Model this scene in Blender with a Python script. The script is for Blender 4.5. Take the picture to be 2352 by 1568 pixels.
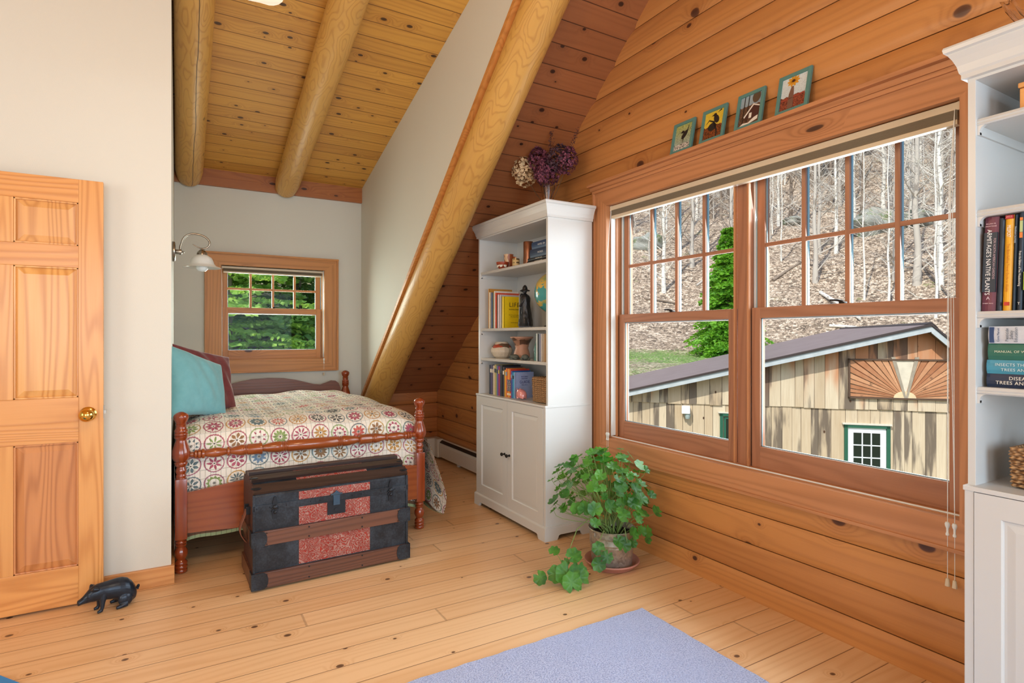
import bpy, bmesh, math, random
from mathutils import Vector, Matrix
from math import sin, cos, pi, radians, sqrt, atan2, hypot, exp
random.seed(7)
C = bpy.context.scene.collection
for o in list(bpy.data.objects): bpy.data.objects.remove(o)

# ------------------------------------------------ camera, world, lights, exposure
cam_d = bpy.data.cameras.new('camera'); cam = bpy.data.objects.new('camera', cam_d); C.objects.link(cam)
cam.location = (0, 0, 1.27); cam.rotation_euler = (radians(90), 0, radians(-30.2))
cam_d.sensor_width = 36; cam_d.lens = 36 * 1316 / 2352; cam_d.shift_y = -10 / 2352
cam_d.clip_start = .05; cam_d.clip_end = 600
bpy.context.scene.camera = cam
VS = bpy.context.scene.view_settings
VS.view_transform = 'Standard'; VS.look = 'None'; VS.gamma = 1; VS.use_curve_mapping = False
VS.exposure = 0.22
wd = bpy.data.worlds.new('world'); bpy.context.scene.world = wd; wd.use_nodes = True
wn = wd.node_tree; wn.nodes.clear()
sky = wn.nodes.new('ShaderNodeTexSky'); sky.sky_type = 'NISHITA'; sky.sun_disc = False
sky.sun_elevation = radians(48); sky.sun_rotation = radians(225)
bgn = wn.nodes.new('ShaderNodeBackground'); bgn.inputs[1].default_value = .22
wo = wn.nodes.new('ShaderNodeOutputWorld')
wn.links.new(sky.outputs[0], bgn.inputs[0]); wn.links.new(bgn.outputs[0], wo.inputs[0])

def light(name, kind, loc, energy, color, aim=None, size=None, size_y=None, **kw):
    d = bpy.data.lights.new(name, kind); d.energy = energy; d.color = color
    if size is not None:
        if kind == 'AREA':
            d.size = size
            if size_y: d.shape = 'RECTANGLE'; d.size_y = size_y
        elif kind == 'POINT': d.shadow_soft_size = size
    if kind == 'SUN': d.angle = radians(.7)
    for k, v in kw.items(): setattr(d, k, v)
    o = bpy.data.objects.new(name, d); C.objects.link(o); o.location = loc
    if aim is not None:
        o.rotation_euler = (Vector(aim) - Vector(loc)).to_track_quat('-Z', 'Y').to_euler()
    return o
SUN_TO = Vector((-.92, -.36, 1.12)).normalized()
light('sun', 'SUN', SUN_TO * 30, 3.8, (1, .95, .87), aim=(0, 0, 0))
# added fill lights in place of window daylight, set before solid walls out of view
light('rear_fill_light', 'AREA', (1.35, -2.1, 1.5), 72, (.62, .82, 1.0), aim=(1.35, 5, 1.4), size=1.7, size_y=1.5)
light('rear_fill_light', 'AREA', (-1.2, -2.1, 1.5), 52, (.76, .88, 1.0), aim=(-1.0, 5, 1.2), size=1.7, size_y=1.5)
light('side_fill_light', 'AREA', (-3.3, .6, 1.6), 38, (1.0, .93, .84), aim=(3, .8, 1.2), size=1.6, size_y=1.4)
# daylight entering by the two windows in view
light('gable_window_daylight', 'AREA', (2.60, 1.9, 1.4), 40, (.86, .94, 1.0), aim=(-3, 2.2, .2), size=1.8, size_y=1.3, spread=radians(150))
light('dormer_window_daylight', 'AREA', (.78, 5.95, 1.5), 18, (.93, 1.0, .90), aim=(.8, 0, .6), size=.75, size_y=.7, spread=radians(160))

# ------------------------------------------------ node helpers
def lin(h):
    h = h.lstrip('#'); r = [int(h[i:i+2], 16) / 255 for i in (0, 2, 4)]
    return tuple(c / 12.92 if c <= .04045 else ((c + .055) / 1.055) ** 2.4 for c in r) + (1,)
class E:
    def __init__(s, t, k): s.t = t; s.k = k
    def m(s, op, *a, clamp=False):
        n = s.t.nodes.new('ShaderNodeMath'); n.operation = op; n.use_clamp = clamp
        for i, x in enumerate((s,) + a):
            if isinstance(x, E): s.t.links.new(x.k, n.inputs[i])
            else: n.inputs[i].default_value = x
        return E(s.t, n.outputs[0])
    def __add__(s, o): return s.m('ADD', o)
    __radd__ = __add__
    def __mul__(s, o): return s.m('MULTIPLY', o)
    __rmul__ = __mul__
    def __sub__(s, o): return s.m('SUBTRACT', o)
    def __rsub__(s, o): return (s * -1) + o
    def __truediv__(s, o): return s.m('DIVIDE', o)
    def floor(s): return s.m('FLOOR')
    def fract(s): return s.m('FRACT')
    def sin(s): return s.m('SINE')
    def abs(s): return s.m('ABSOLUTE')
    def pow(s, e): return s.m('POWER', e)
    def gt(s, o): return s.m('GREATER_THAN', o)
    def lt(s, o): return s.m('LESS_THAN', o)
    def clamp(s): return s.m('ADD', 0., clamp=True)
    def step(s, a, b):   # smooth 0..1 from a to b
        n = s.t.nodes.new('ShaderNodeMapRange'); n.interpolation_type = 'SMOOTHSTEP'
        s.t.links.new(s.k, n.inputs[0])
        for i, x in ((1, a), (2, b)):
            if isinstance(x, E): s.t.links.new(x.k, n.inputs[i])
            else: n.inputs[i].default_value = x
        n.inputs[3].default_value = 0; n.inputs[4].default_value = 1
        return E(s.t, n.outputs[0])
class NT:
    def __init__(s, name, rough=.5, metal=0, spec=.5):
        s.mat = bpy.data.materials.new(name); s.mat.use_nodes = True
        s.t = s.mat.node_tree; s.b = s.t.nodes['Principled BSDF']
        s.b.inputs['Roughness'].default_value = rough; s.b.inputs['Metallic'].default_value = metal
        s.b.inputs['Specular IOR Level'].default_value = spec
    def new(s, k): return s.t.nodes.new(k)
    def coord(s, kind='Object'):
        tc = s.new('ShaderNodeTexCoord'); se = s.new('ShaderNodeSeparateXYZ')
        s.t.links.new(tc.outputs[kind], se.inputs[0])
        return [E(s.t, se.outputs[i]) for i in range(3)]
    def vec(s, *a):
        n = s.new('ShaderNodeCombineXYZ')
        for i, x in enumerate(a):
            if isinstance(x, E): s.t.links.new(x.k, n.inputs[i])
            else: n.inputs[i].default_value = x
        return n.outputs[0]
    def noise(s, v, scale=1, detail=2, rough=.5, col=False, dist=0):
        n = s.new('ShaderNodeTexNoise'); s.t.links.new(v, n.inputs['Vector'])
        n.inputs['Scale'].default_value = scale; n.inputs['Detail'].default_value = detail
        n.inputs['Roughness'].default_value = rough; n.inputs['Distortion'].default_value = dist
        return E(s.t, n.outputs[1 if col else 0])
    def white(s, v, dims='3D'):
        n = s.new('ShaderNodeTexWhiteNoise'); n.noise_dimensions = dims
        if dims == '1D': s.t.links.new(v.k, n.inputs['W'])
        else: s.t.links.new(v, n.inputs['Vector'])
        se = s.new('ShaderNodeSeparateColor'); s.t.links.new(n.outputs['Color'], se.inputs[0])
        return [E(s.t, se.outputs[i]) for i in range(3)]
    def voro(s, v, scale=1, feat='F1', rnd=1, dim='3D'):
        n = s.new('ShaderNodeTexVoronoi'); n.voronoi_dimensions = dim; n.feature = feat
        s.t.links.new(v, n.inputs['Vector']); n.inputs['Scale'].default_value = scale
        n.inputs['Randomness'].default_value = rnd
        if feat == 'DISTANCE_TO_EDGE': return E(s.t, n.outputs['Distance']), None
        se = s.new('ShaderNodeSeparateColor'); s.t.links.new(n.outputs['Color'], se.inputs[0])
        return E(s.t, n.outputs['Distance']), [E(s.t, se.outputs[i]) for i in range(3)]
    def col(s, c):
        if isinstance(c, str): c = lin(c)
        if isinstance(c, tuple):
            n = s.new('ShaderNodeRGB'); n.outputs[0].default_value = c; return n.outputs[0]
        return c
    def mix(s, f, a, b, mode='MIX'):
        n = s.new('ShaderNodeMix'); n.data_type = 'RGBA'; n.blend_type = mode
        if isinstance(f, E): s.t.links.new(f.k, n.inputs[0])
        else: n.inputs[0].default_value = f
        s.t.links.new(s.col(a), n.inputs[6]); s.t.links.new(s.col(b), n.inputs[7])
        return n.outputs[2]
    def ramp(s, f, stops, interp='LINEAR'):
        n = s.new('ShaderNodeValToRGB'); cr = n.color_ramp; cr.interpolation = interp
        while len(cr.elements) < len(stops): cr.elements.new(.5)
        for e, (p, c) in zip(cr.elements, stops): e.position = p; e.color = lin(c)
        s.t.links.new(f.k, n.inputs[0]); return n.outputs[0]
    def base(s, c): s.t.links.new(s.col(c), s.b.inputs['Base Color']); return s
    def rough(s, e): s.t.links.new(e.clamp().k, s.b.inputs['Roughness']); return s
    def bump(s, e, dist=.002, strength=1):
        n = s.new('ShaderNodeBump'); n.inputs['Distance'].default_value = dist; n.inputs['Strength'].default_value = strength
        s.t.links.new(e.k, n.inputs['Height']); s.t.links.new(n.outputs[0], s.b.inputs['Normal']); return s

_mc = {}
def pm(color, rough=.5, metal=0, var=.06, scale=30, bump=0, spec=.5, coat=0):
    """plain material with a little procedural variation"""
    k = (color, rough, metal, var, scale, bump, spec, coat)
    if k in _mc: return _mc[k]
    n = NT('plain_' + color.strip('#'), rough, metal, spec)
    x, y, z = n.coord(); f = n.noise(n.vec(x, y, z), scale, 3)
    c = lin(color); d = tuple(v * (1 - var * 2) for v in c[:3]) + (1,)
    n.base(n.mix(f, d, tuple(min(1, v * (1 + var)) for v in c[:3]) + (1,)))
    if bump: n.bump(f, bump)
    n.b.inputs['Coat Weight'].default_value = coat
    _mc[k] = n.mat; return n.mat

def wood(name, light_, dark, knot='#3a1a10', al='X', ac='Z', w=0, off=0, cs=1., L=0, seam='#3a1f10', seamw=.02, seambump=0,
         knots=(.32, .12, .45, .28), ring=14, tone=.5, lines=.45, rough=.42, coat=0., fine=.25, patch=None):
    n = NT(name, rough); comp = dict(zip('XYZ', n.coord())); third = [k for k in 'XYZ' if k not in (al, ac)][0]
    a, c, d = comp[al], comp[ac] * cs, comp[third]
    if w:
        cc = (c - off) / w; bid = cc.floor(); fr = cc.fract()
        if L:
            r0 = n.white(bid + .37, '1D')[0]; aa = a / L + r0 * 5.; bid2 = aa.floor(); fa = aa.fract()
            r = n.white(n.vec(bid, bid2, 1.5))
        else: r = n.white(bid + .37, '1D')
        a2 = a + r[0] * 57.; c2 = c + r[1] * 3.
    else:
        r = None; a2 = a; c2 = c
    kx, kz, prob, ksz = knots
    kd, kc = n.voro(n.vec(a2 / kx, c2 / kz, 0.), 1, dim='2D', rnd=.9)
    has = kc[0].lt(prob); kr = (kc[1] * .75 + .25) * ksz * has + .0001
    km = kd.step(kr, kr * .7); kcore = kd.step(kr * .75, kr * .3)
    halo = (kd / (kr * 2.2)).pow(2) * -1.; halo = halo.m('EXPONENT') * has
    g = n.noise(n.vec(a2 * .55, c2 * 6.5, d * 6.5), 1, 1.5, .45) * ring + halo * 3.5 + c2 * 26.
    ln = (g * 6.283).sin() * .5 + .5; ln = ln.pow(2.2)
    fib = n.noise(n.vec(a2 * 5., c2 * 210., d * 210.), 1, 2)
    lo = n.noise(n.vec(a2 * .9, c2 * 4., d * 3.), 1, 2)
    f = ln * lines + fib * fine + (lo - .5) * .7 + (halo * .35)
    if r: f = f + (r[2] - .5) * tone
    col = n.mix(f.clamp(), light_, dark)
    if patch: col = n.mix(n.noise(n.vec(comp['X'] * .8, comp['Y'] * .8, comp['Z']), 1, 2).step(.45, .65) * .5, col, patch)
    col = n.mix(km * .85, col, knot); col = n.mix(kcore * .35, col, '#1e0d08')
    h = ln * .15 + fib * .1 - km * .3
    if w:
        e = (fr - .5).abs(); sm = e.step(.5 - seamw, .5 - seamw * .3)
        if L:
            sm2 = (fa - .5).abs().step(.5 - .0015 * 1.3, .5 - .0008); sm = sm.m('MAXIMUM', sm2 * .4)
        if seambump: h = h - e.step(.5 - seambump, .5) * 4.
        col = n.mix(sm * .85, col, seam); h = h - sm * 1.
    n.base(col).bump(h, .0025, .5)
    n.rough(fib * .15 + (rough - .07)); n.b.inputs['Coat Weight'].default_value = coat; n.b.inputs['Coat Roughness'].default_value = .2
    return n.mat

def logwood(name, light_, dark):
    n = NT(name, .38); x, y, z = n.coord()
    v = n.vec(x * 8., y * 8., z * 2.4)
    kd, kc = n.voro(n.vec(x * 4.2, y * 4.2, z * 2.3), 1); has = kc[0].lt(.55); kr = (kc[1] * .6 + .4) * .14 * has + .0001
    hal = ((kd / (kr * 2.4)).pow(2) * -1.).m('EXPONENT') * has
    g = n.noise(v, 1, 1.8, .42) * 15. + hal * 2.5
    ln = (g * 6.283).sin() * .5 + .5; ln = ln.pow(5.)
    lo = n.noise(n.vec(x * 3, y * 3, z * 1.2), 1, 2); fib = n.noise(n.vec(x * 120, y * 120, z * 6), 1, 2)
    col = n.mix((ln * .36 + (lo - .45) * .8 + fib * .15).clamp(), light_, dark)
    # a long drying crack wandering along the log
    ck = (n.noise(n.vec(x * 0, y * 0, z * 1.5), 1, 3) - .5) * .05 + x; ck = ck.abs().step(.0035, .0015) * y.lt(0.)
    col = n.mix(ck * .8, col, '#2a160a')
    km = kd.step(kr, kr * .75); col = n.mix(km * .9, col, '#2c130b')
    n.base(col).bump(ln * .3 - ck, .002, .6); return n.mat

def painted(name, color, bump=.0006, rough=.7, scale=260):
    n = NT(name, rough); x, y, z = n.coord(); v = n.vec(x, y, z); f = n.noise(v, scale, 2)
    c = lin(color); n.base(n.mix(n.noise(v, 1.2, 2), tuple(k * .95 for k in c[:3]) + (1,), c)).bump(f, bump, .4); return n.mat

M = {}
M['wall'] = painted('wall_paint', '#dad9ce')
M['white'] = painted('white_furniture_lacquer', '#d2d3d1', .0001, .32, 60)
M['gable'] = wood('log_siding', '#c98b4f', '#92582f', '#47221a', 'Y', 'Z', w=.1517, off=.111, seamw=.017, seam='#22100a', knots=(.34, .24, .42, .115), ring=6, tone=.5, lines=.22, rough=.42)
M['knee'] = wood('log_siding_knee', '#c07a42', '#8a4a26', '#2e120b', 'X', 'Z', w=.1517, off=.111, seamw=.012, knots=(.30, .24, .42, .125), ring=6, tone=.4, lines=.22)
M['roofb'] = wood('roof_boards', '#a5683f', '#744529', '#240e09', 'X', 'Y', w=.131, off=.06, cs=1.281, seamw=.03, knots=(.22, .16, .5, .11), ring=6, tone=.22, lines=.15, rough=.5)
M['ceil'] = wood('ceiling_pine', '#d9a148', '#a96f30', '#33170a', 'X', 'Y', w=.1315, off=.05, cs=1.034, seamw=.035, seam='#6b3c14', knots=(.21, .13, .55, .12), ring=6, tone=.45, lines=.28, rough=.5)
M['floor'] = wood('floor_pine', '#e5bf92', '#c9935c', '#5a3822', 'X', 'Y', w=.1305, off=1.715 - 13 * .1305, L=3.4, seamw=.019, seam='#5c351c', knots=(.26, .20, .55, .07), ring=5, tone=.45, lines=.28, fine=.25, rough=.42, coat=.15, patch='#d9a672')
M['logw'] = logwood('peeled_log', '#d6a658', '#a87236')
M['casY'] = wood('casing_gable_horizontal', '#c98d60', '#a06a42', al='Y', ac='Z', knots=(.7, .2, .25, .07), ring=6, lines=.4)
M['casZ'] = wood('casing_vertical', '#c98d60', '#a06a42', al='Z', ac='Y', knots=(.7, .2, .25, .07), ring=6, lines=.4)
M['sashY'] = wood('sash_horizontal', '#b37f60', '#8a5a42', al='Y', ac='Z', knots=(9, 9, 0, .1), ring=8, lines=.35)
M['sashZ'] = wood('sash_vertical', '#b37f60', '#8a5a42', al='Z', ac='Y', knots=(9, 9, 0, .1), ring=8, lines=.35)
M['casX'] = wood('casing_dormer_horizontal', '#c98844', '#9c6228', al='X', ac='Z', knots=(.5, .2, .35, .09), ring=6, lines=.4)
M['casZd'] = wood('casing_dormer_vertical', '#c98844', '#9c6228', al='Z', ac='X', knots=(.7, .2, .25, .07), ring=6, lines=.4)
M['doorZ'] = wood('door_pine_vertical', '#e3a662', '#c07c3c', al='Z', ac='X', knots=(9, 9, 0, .1), ring=12, lines=.5, rough=.35, coat=.2)
M['doorX'] = wood('door_pine_horizontal', '#e0a05c', '#ba7436', al='X', ac='Z', knots=(9, 9, 0, .1), ring=12, lines=.5, rough=.35, coat=.2)
M['base'] = wood('baseboard_pine', '#dda266', '#bd7a42', al='X', ac='Z', knots=(.35, .1, .4, .16), ring=6)
M['cherryX'] = wood('stained_maple_horizontal', '#9c4f26', '#6d2f14', al='X', ac='Z', knots=(9, 9, 0, .1), ring=5, lines=.3, rough=.22, coat=.6)
M['cherryZ'] = wood('stained_maple_vertical', '#963f1a', '#6a2a10', al='Z', ac='X', knots=(9, 9, 0, .1), ring=5, lines=.3, rough=.18, coat=.7)
M['cherrydk'] = wood('headboard_maple', '#7a4428', '#4c2817', al='X', ac='Z', knots=(9, 9, 0, .1), ring=5, lines=.3, rough=.38, coat=.15)
M['slat'] = wood('trunk_slat', '#6d4634', '#40261c', al='X', ac='Z', knots=(9, 9, 0, .1), ring=8, lines=.4, rough=.4)
M['brass'] = pm('#e0b45a', .14, 1, .02); M['steel'] = pm('#a8a49c', .3, 1, .05); M['dark'] = pm('#1a1614', .5)
M['blackmetal'] = pm('#2c3036', .42, .6, .12, 20, .0006)
M['galv'] = None

# ------------------------------------------------ mesh helpers
class MB:
    def __init__(s): s.b = bmesh.new(); s.uv = None; s.mi = 0
    def _f(s, vs):
        try: f = s.b.faces.new(vs); f.material_index = s.mi; return f
        except ValueError: return None
    def box(s, x0, x1, y0, y1, z0, z1, bev=0, rot=None, piv=None):
        vs = [s.b.verts.new((x, y, z)) for x in (x0, x1) for y in (y0, y1) for z in (z0, z1)]
        fs = [s._f([vs[i] for i in q]) for q in ((0, 1, 3, 2), (4, 6, 7, 5), (0, 4, 5, 1), (2, 3, 7, 6), (0, 2, 6, 4), (1, 5, 7, 3))]
        if bev:
            es = list({e for f in fs for e in f.edges})
            r = bmesh.ops.bevel(s.b, geom=es, offset=bev, segments=2, affect='EDGES', profile=.6, material=s.mi)
            vs = list({v for f in r['faces'] for v in f.verts} | {v for v in vs if v.is_valid})
        if rot: bmesh.ops.rotate(s.b, verts=vs, cent=piv or ((x0+x1)/2, (y0+y1)/2, (z0+z1)/2), matrix=rot)
        return vs
    def prism(s, poly, axis, lo, hi):
        """poly: 2-D points in the two other axes (in xyz order), extruded along axis"""
        def mk(p, t):
            q = list(p); q.insert('XYZ'.index(axis), t); return s.b.verts.new(q)
        A = [mk(p, lo) for p in poly]; B = [mk(p, hi) for p in poly]; n = len(poly)
        s._f(A[::-1]); s._f(B)
        for i in range(n): s._f((A[i], A[(i+1) % n], B[(i+1) % n], B[i]))
        return A + B
    def tube(s, pts, rad, n=8, cap=True):
        pts = [Vector(p) for p in pts]; m = len(pts)
        rad = rad if isinstance(rad, (list, tuple)) else [rad] * m
        up = None; rings = []
        for i, p in enumerate(pts):
            d = (pts[min(i+1, m-1)] - pts[max(i-1, 0)]).normalized()
            if up is None: up = d.orthogonal().normalized()
            up = (up - d * up.dot(d)); up = up.normalized() if up.length > 1e-6 else d.orthogonal().normalized()
            w = d.cross(up)
            rings.append([s.b.verts.new(p + (up * cos(2*pi*k/n) + w * sin(2*pi*k/n)) * rad[i]) for k in range(n)])
        for a, b in zip(rings, rings[1:]):
            for k in range(n): s._f((a[k], a[(k+1) % n], b[(k+1) % n], b[k]))
        if cap and n > 2: s._f(rings[0][::-1]); s._f(rings[-1])
        return [v for r in rings for v in r]
    def lathe(s, prof, c=(0, 0, 0), n=24, axis='Z', sx=1, sy=1):
        rings = []
        for r, h in prof:
            ring = []
            for k in range(n):
                a, b = r * cos(2*pi*k/n) * sx, r * sin(2*pi*k/n) * sy
                q = {'Z': (a, b, h), 'X': (h, a, b), 'Y': (b, h, a)}[axis]
                ring.append(s.b.verts.new(Vector(q) + Vector(c)))
            rings.append(ring)
        for a, b in zip(rings, rings[1:]):
            for k in range(n): s._f((a[k], a[(k+1) % n], b[(k+1) % n], b[k]))
        s._f(rings[0][::-1]); s._f(rings[-1]); return [v for r in rings for v in r]
    def ball(s, c, r, n=12, sc=(1, 1, 1)):
        k = bmesh.ops.create_uvsphere(s.b, u_segments=n, v_segments=max(6, n*2//3), radius=r)
        for v in k['verts']: v.co = Vector((v.co.x*sc[0], v.co.y*sc[1], v.co.z*sc[2])) + Vector(c)
        for f in {f for v in k['verts'] for f in v.link_faces}: f.material_index = s.mi
        return k['verts']
    def grid(s, fn, nu, nv, uvfn=None):
        g = [[s.b.verts.new(fn(i/nu, j/nv)) for j in range(nv+1)] for i in range(nu+1)]
        if uvfn and s.uv is None: s.uv = s.b.loops.layers.uv.new('UVMap')
        for i in range(nu):
            for j in range(nv):
                f = s._f((g[i][j], g[i+1][j], g[i+1][j+1], g[i][j+1]))
                if uvfn and f:
                    for l, (a, b) in zip(f.loops, ((i, j), (i+1, j), (i+1, j+1), (i, j+1))): l[s.uv].uv = uvfn(a/nu, b/nv)
        return [v for r in g for v in r]
    def quad(s, *p): return s._f([s.b.verts.new(q) for q in p])
    def done(s, name, mat, parent=None, smooth=False, ang=40, kind=None, fixn=True, loc=None):
        if fixn: bmesh.ops.recalc_face_normals(s.b, faces=s.b.faces)
        me = bpy.data.meshes.new(name); s.b.to_mesh(me); s.b.free()
        for m_ in (mat if isinstance(mat, (list, tuple)) else [mat]): me.materials.append(m_)
        if smooth: me.shade_smooth(); me.set_sharp_from_angle(angle=radians(ang))
        o = bpy.data.objects.new(name, me); C.objects.link(o)
        if parent: o.parent = parent
        if loc: o.location = loc
        if kind: o['kind'] = kind
        return o
def tag(o, label=None, cat=None, group=None, kind=None):
    if label: o['label'] = label
    if cat: o['category'] = cat
    if group: o['group'] = group
    if kind: o['kind'] = kind
    return o
def thing(name, label, cat, loc=(0, 0, 0), rz=0, group=None, kind=None):
    o = bpy.data.objects.new(name, None); C.objects.link(o); o.location = loc; o.rotation_euler = (0, 0, rz)
    o.empty_display_size = .05
    return tag(o, label, cat, group, kind)
def bx(name, mat, parent, *d, bev=0, rot=None, piv=None):
    m = MB(); m.box(*d, bev=bev, rot=rot, piv=piv); return m.done(name, mat, parent)
def solid(o, t, off=-1):
    m = o.modifiers.new('solid', 'SOLIDIFY'); m.thickness = t; m.offset = off; return o
def subd(o, lv=1):
    m = o.modifiers.new('sub', 'SUBSURF'); m.levels = lv; m.render_levels = lv; return o
def copy_tree(o, parent=None):
    c = o.copy(); C.objects.link(c)
    if parent: c.parent = parent
    for ch in [k for k in bpy.data.objects if k.parent == o]: copy_tree(ch, c)
    return c
def skin(name, chains, mat, parent=None, lv=2, loc=None):
    """chains: list of [(point, radius), ...]; chains may start on an existing point to join"""
    vs, rs, es = [], [], []
    def idx(p, r):
        for i, q in enumerate(vs):
            if (Vector(q) - Vector(p)).length < 1e-5: return i
        vs.append(tuple(p)); rs.append(r); return len(vs) - 1
    for ch in chains:
        pr = None
        for p, r in ch:
            i = idx(p, r)
            if pr is not None and pr != i: es.append((pr, i))
            pr = i
    me = bpy.data.meshes.new(name); me.from_pydata(vs, es, []); me.materials.append(mat)
    o = bpy.data.objects.new(name, me); C.objects.link(o)
    if parent: o.parent = parent
    if loc: o.location = loc
    sk = o.modifiers.new('skin', 'SKIN'); sk.use_smooth_shade = True
    if not me.skin_vertices: me.attributes  # layer is made by the modifier's mesh below
    lay = me.skin_vertices[0].data if me.skin_vertices else None
    if lay is None:
        bm = bmesh.new(); bm.from_mesh(me); L_ = bm.verts.layers.skin.verify(); bm.to_mesh(me); bm.free(); lay = me.skin_vertices[0].data
    for i, r in enumerate(rs):
        rr = r if isinstance(r, tuple) else (r, r); lay[i].radius = rr; lay[i].use_root = (i == 0)
    subd(o, lv); return o
def text(s, size, mat, parent, org, xd, yd, align='CENTER', ext=.0004, sx=1., name='lettering', kern=1.):
    cu = bpy.data.curves.new('t', 'FONT'); cu.body = s; cu.size = size; cu.align_x = align; cu.align_y = 'CENTER'
    cu.extrude = ext; cu.space_character = kern; cu.resolution_u = 3
    to = bpy.data.objects.new('t', cu); me = bpy.data.meshes.new_from_object(to)
    bpy.data.objects.remove(to); bpy.data.curves.remove(cu)
    X = Vector(xd).normalized() * sx; Y = Vector(yd).normalized(); Z = Vector(xd).normalized().cross(Y)
    mt = Matrix(((X.x, Y.x, Z.x, org[0]), (X.y, Y.y, Z.y, org[1]), (X.z, Y.z, Z.z, org[2]), (0, 0, 0, 1)))
    me.transform(mt); me.materials.clear(); me.materials.append(mat)
    o = bpy.data.objects.new(name, me); C.objects.link(o)
    if parent: o.parent = parent
    return o
def settle(root, loc):
    loc = Vector(loc); root.location = loc
    for c in [k for k in bpy.data.objects if k.parent == root]: c.location -= loc
    return root
zr = lambda y: .707 + .801 * (5.69 - y)          # steep roof over the log corner
zc = lambda y: 2.73 + .262 * (5.72 - y)          # shallow dormer ceiling
SX = 1.575                                        # white side wall of the alcove
GX = 2.40                                         # log gable wall
def S(o): o['kind'] = 'structure'; return o

# ------------------------------------------------ room shell
S(bx('floor', M['floor'], None, -3.7, 2.45, -2.3, 5.74, -.12, 0))
m = MB(); m.prism([(5.95, zc(5.95)), (1.9, zc(1.9)), (1.9, zc(1.9)+.2), (5.95, zc(5.95)+.2)], 'X', -3.7, SX+.01)
S(m.done('ceiling', M['ceil']))
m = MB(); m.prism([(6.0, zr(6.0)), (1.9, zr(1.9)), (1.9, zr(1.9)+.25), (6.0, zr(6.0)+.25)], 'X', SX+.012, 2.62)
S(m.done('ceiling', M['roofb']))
m = MB(); m.prism([(-2.4, 2.62), (1.9, zc(1.9)), (1.9, zc(1.9)+.2), (-2.4, 2.82)], 'X', -3.7, 2.62)
S(m.done('ceiling', M['ceil']))
m = MB(); m.prism([(5.74, zr(5.74)), (5.74, zc(5.74)), (1.9, zc(1.9)+.01), (1.9, zr(1.9)-.01)], 'X', SX, SX+.028)
S(m.done('wall_alcove_right', M['wall']))
m = MB()   # pine strip that closes the lower edge of that wall
m.prism([(5.70, zr(5.70)-.004), (1.95, zr(1.95)-.004), (1.95, zr(1.95)-.045), (5.70, zr(5.70)-.045)], 'X', SX-.003, SX+.03)
S(m.done('trim_1', wood('strip_pine', '#d4924e', '#b07238', al='Y', ac='Z', knots=(9, 9, 0, .1))))
S(bx('wall_front', M['wall'], None, -3.7, -.033, 3.454, 5.95, 0, 3.6))
S(bx('wall_left', M['wall'], None, -3.75, -3.55, -2.3, 3.5, 0, 4.0))
S(bx('wall_rear', M['wall'], None, -3.7, 2.6, -2.4, -2.2, 0, 3.2))
m = MB()
for d in ((-.033, .327, 0, 2.78), (1.213, SX+.014, 0, 2.78), (.327, 1.213, 0, 1.063), (.327, 1.213, 1.91, 2.78)):
    m.box(d[0], d[1], 5.70, 5.92, d[2], d[3])
S(m.done('wall_back', M['wall']))
S(bx('trim_2', wood('blocking', '#ad6a36', '#8a4d26', al='X', ac='Z', knots=(.25, .1, .4, .15)), None, -.033, SX, 5.665, 5.699, 2.60, 2.745))

def siding(m, a0, a1, z0, z1, face, axis, sgn, depth=.013, w=.1517, off=.111):
    """stacked milled-log courses with rounded faces between z0 and z1"""
    k0 = math.floor((z0-off)/w); k1 = math.ceil((z1-off)/w)
    for k in range(k0, k1):
        lo, hi = off+k*w, off+(k+1)*w; pts = []
        for i in range(9):
            t = i/8; z = lo+.002+(w-.004)*t; b = depth*(1-abs(2*t-1)**5)
            if z < z0-1e-6 or z > z1+1e-6: continue
            pts.append((face+sgn*(depth*.5-b), z))
        zz = [p[1] for p in pts]
        if len(pts) < 2: continue
        if min(zz) > z0 and lo < z0: pts.insert(0, (pts[0][0], z0))
        if max(zz) < z1 and hi > z1: pts.append((pts[-1][0], z1))
        back = face+sgn*.06; poly = pts+[(back, pts[-1][1]), (back, pts[0][1])]
        if axis == 'Y': m.prism(poly, 'Y', a0, a1)
        else: m.prism(poly, 'X', a0, a1)
m = MB(); Y0, Y1, Z0, Z1 = .947, 2.868, .627, 2.112
siding(m, -2.3, Y0-.02, 0, 3.9, GX, 'Y', 1); siding(m, Y1+.02, 5.95, 0, 3.9, GX, 'Y', 1)
siding(m, Y0-.02, Y1+.02, 0, Z0-.02, GX, 'Y', 1); siding(m, Y0-.02, Y1+.02, Z1+.02, 3.9, GX, 'Y', 1)
for d in ((-2.3, Y0-.02, -.1, 4), (Y1+.02, 5.95, -.1, 4), (Y0-.02, Y1+.02, -.1, Z0-.02), (Y0-.02, Y1+.02, Z1+.02, 4)):
    m.box(GX+.05, 2.55, *d)
S(m.done('wall_right', M['gable'], smooth=True, ang=35))
m = MB()   # knee wall: same siding turned to face the room
siding(m, SX+.016, GX+.05, 0, .9, 5.72, 'X', 1)
m2 = m; m2.box(SX+.016, 2.6, 5.77, 5.95, 0, 1.2)
S(m2.done('wall_knee', M['knee'], smooth=True, ang=35))
# baseboards
S(bx('baseboard_front', M['base'], None, -3.5, -.018, 3.434, 3.4545, 0, .092, bev=.002))
S(bx('baseboard_alcove', M['base'], None, -.033, -.018, 3.456, 5.69, 0, .092, bev=.002))

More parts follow.
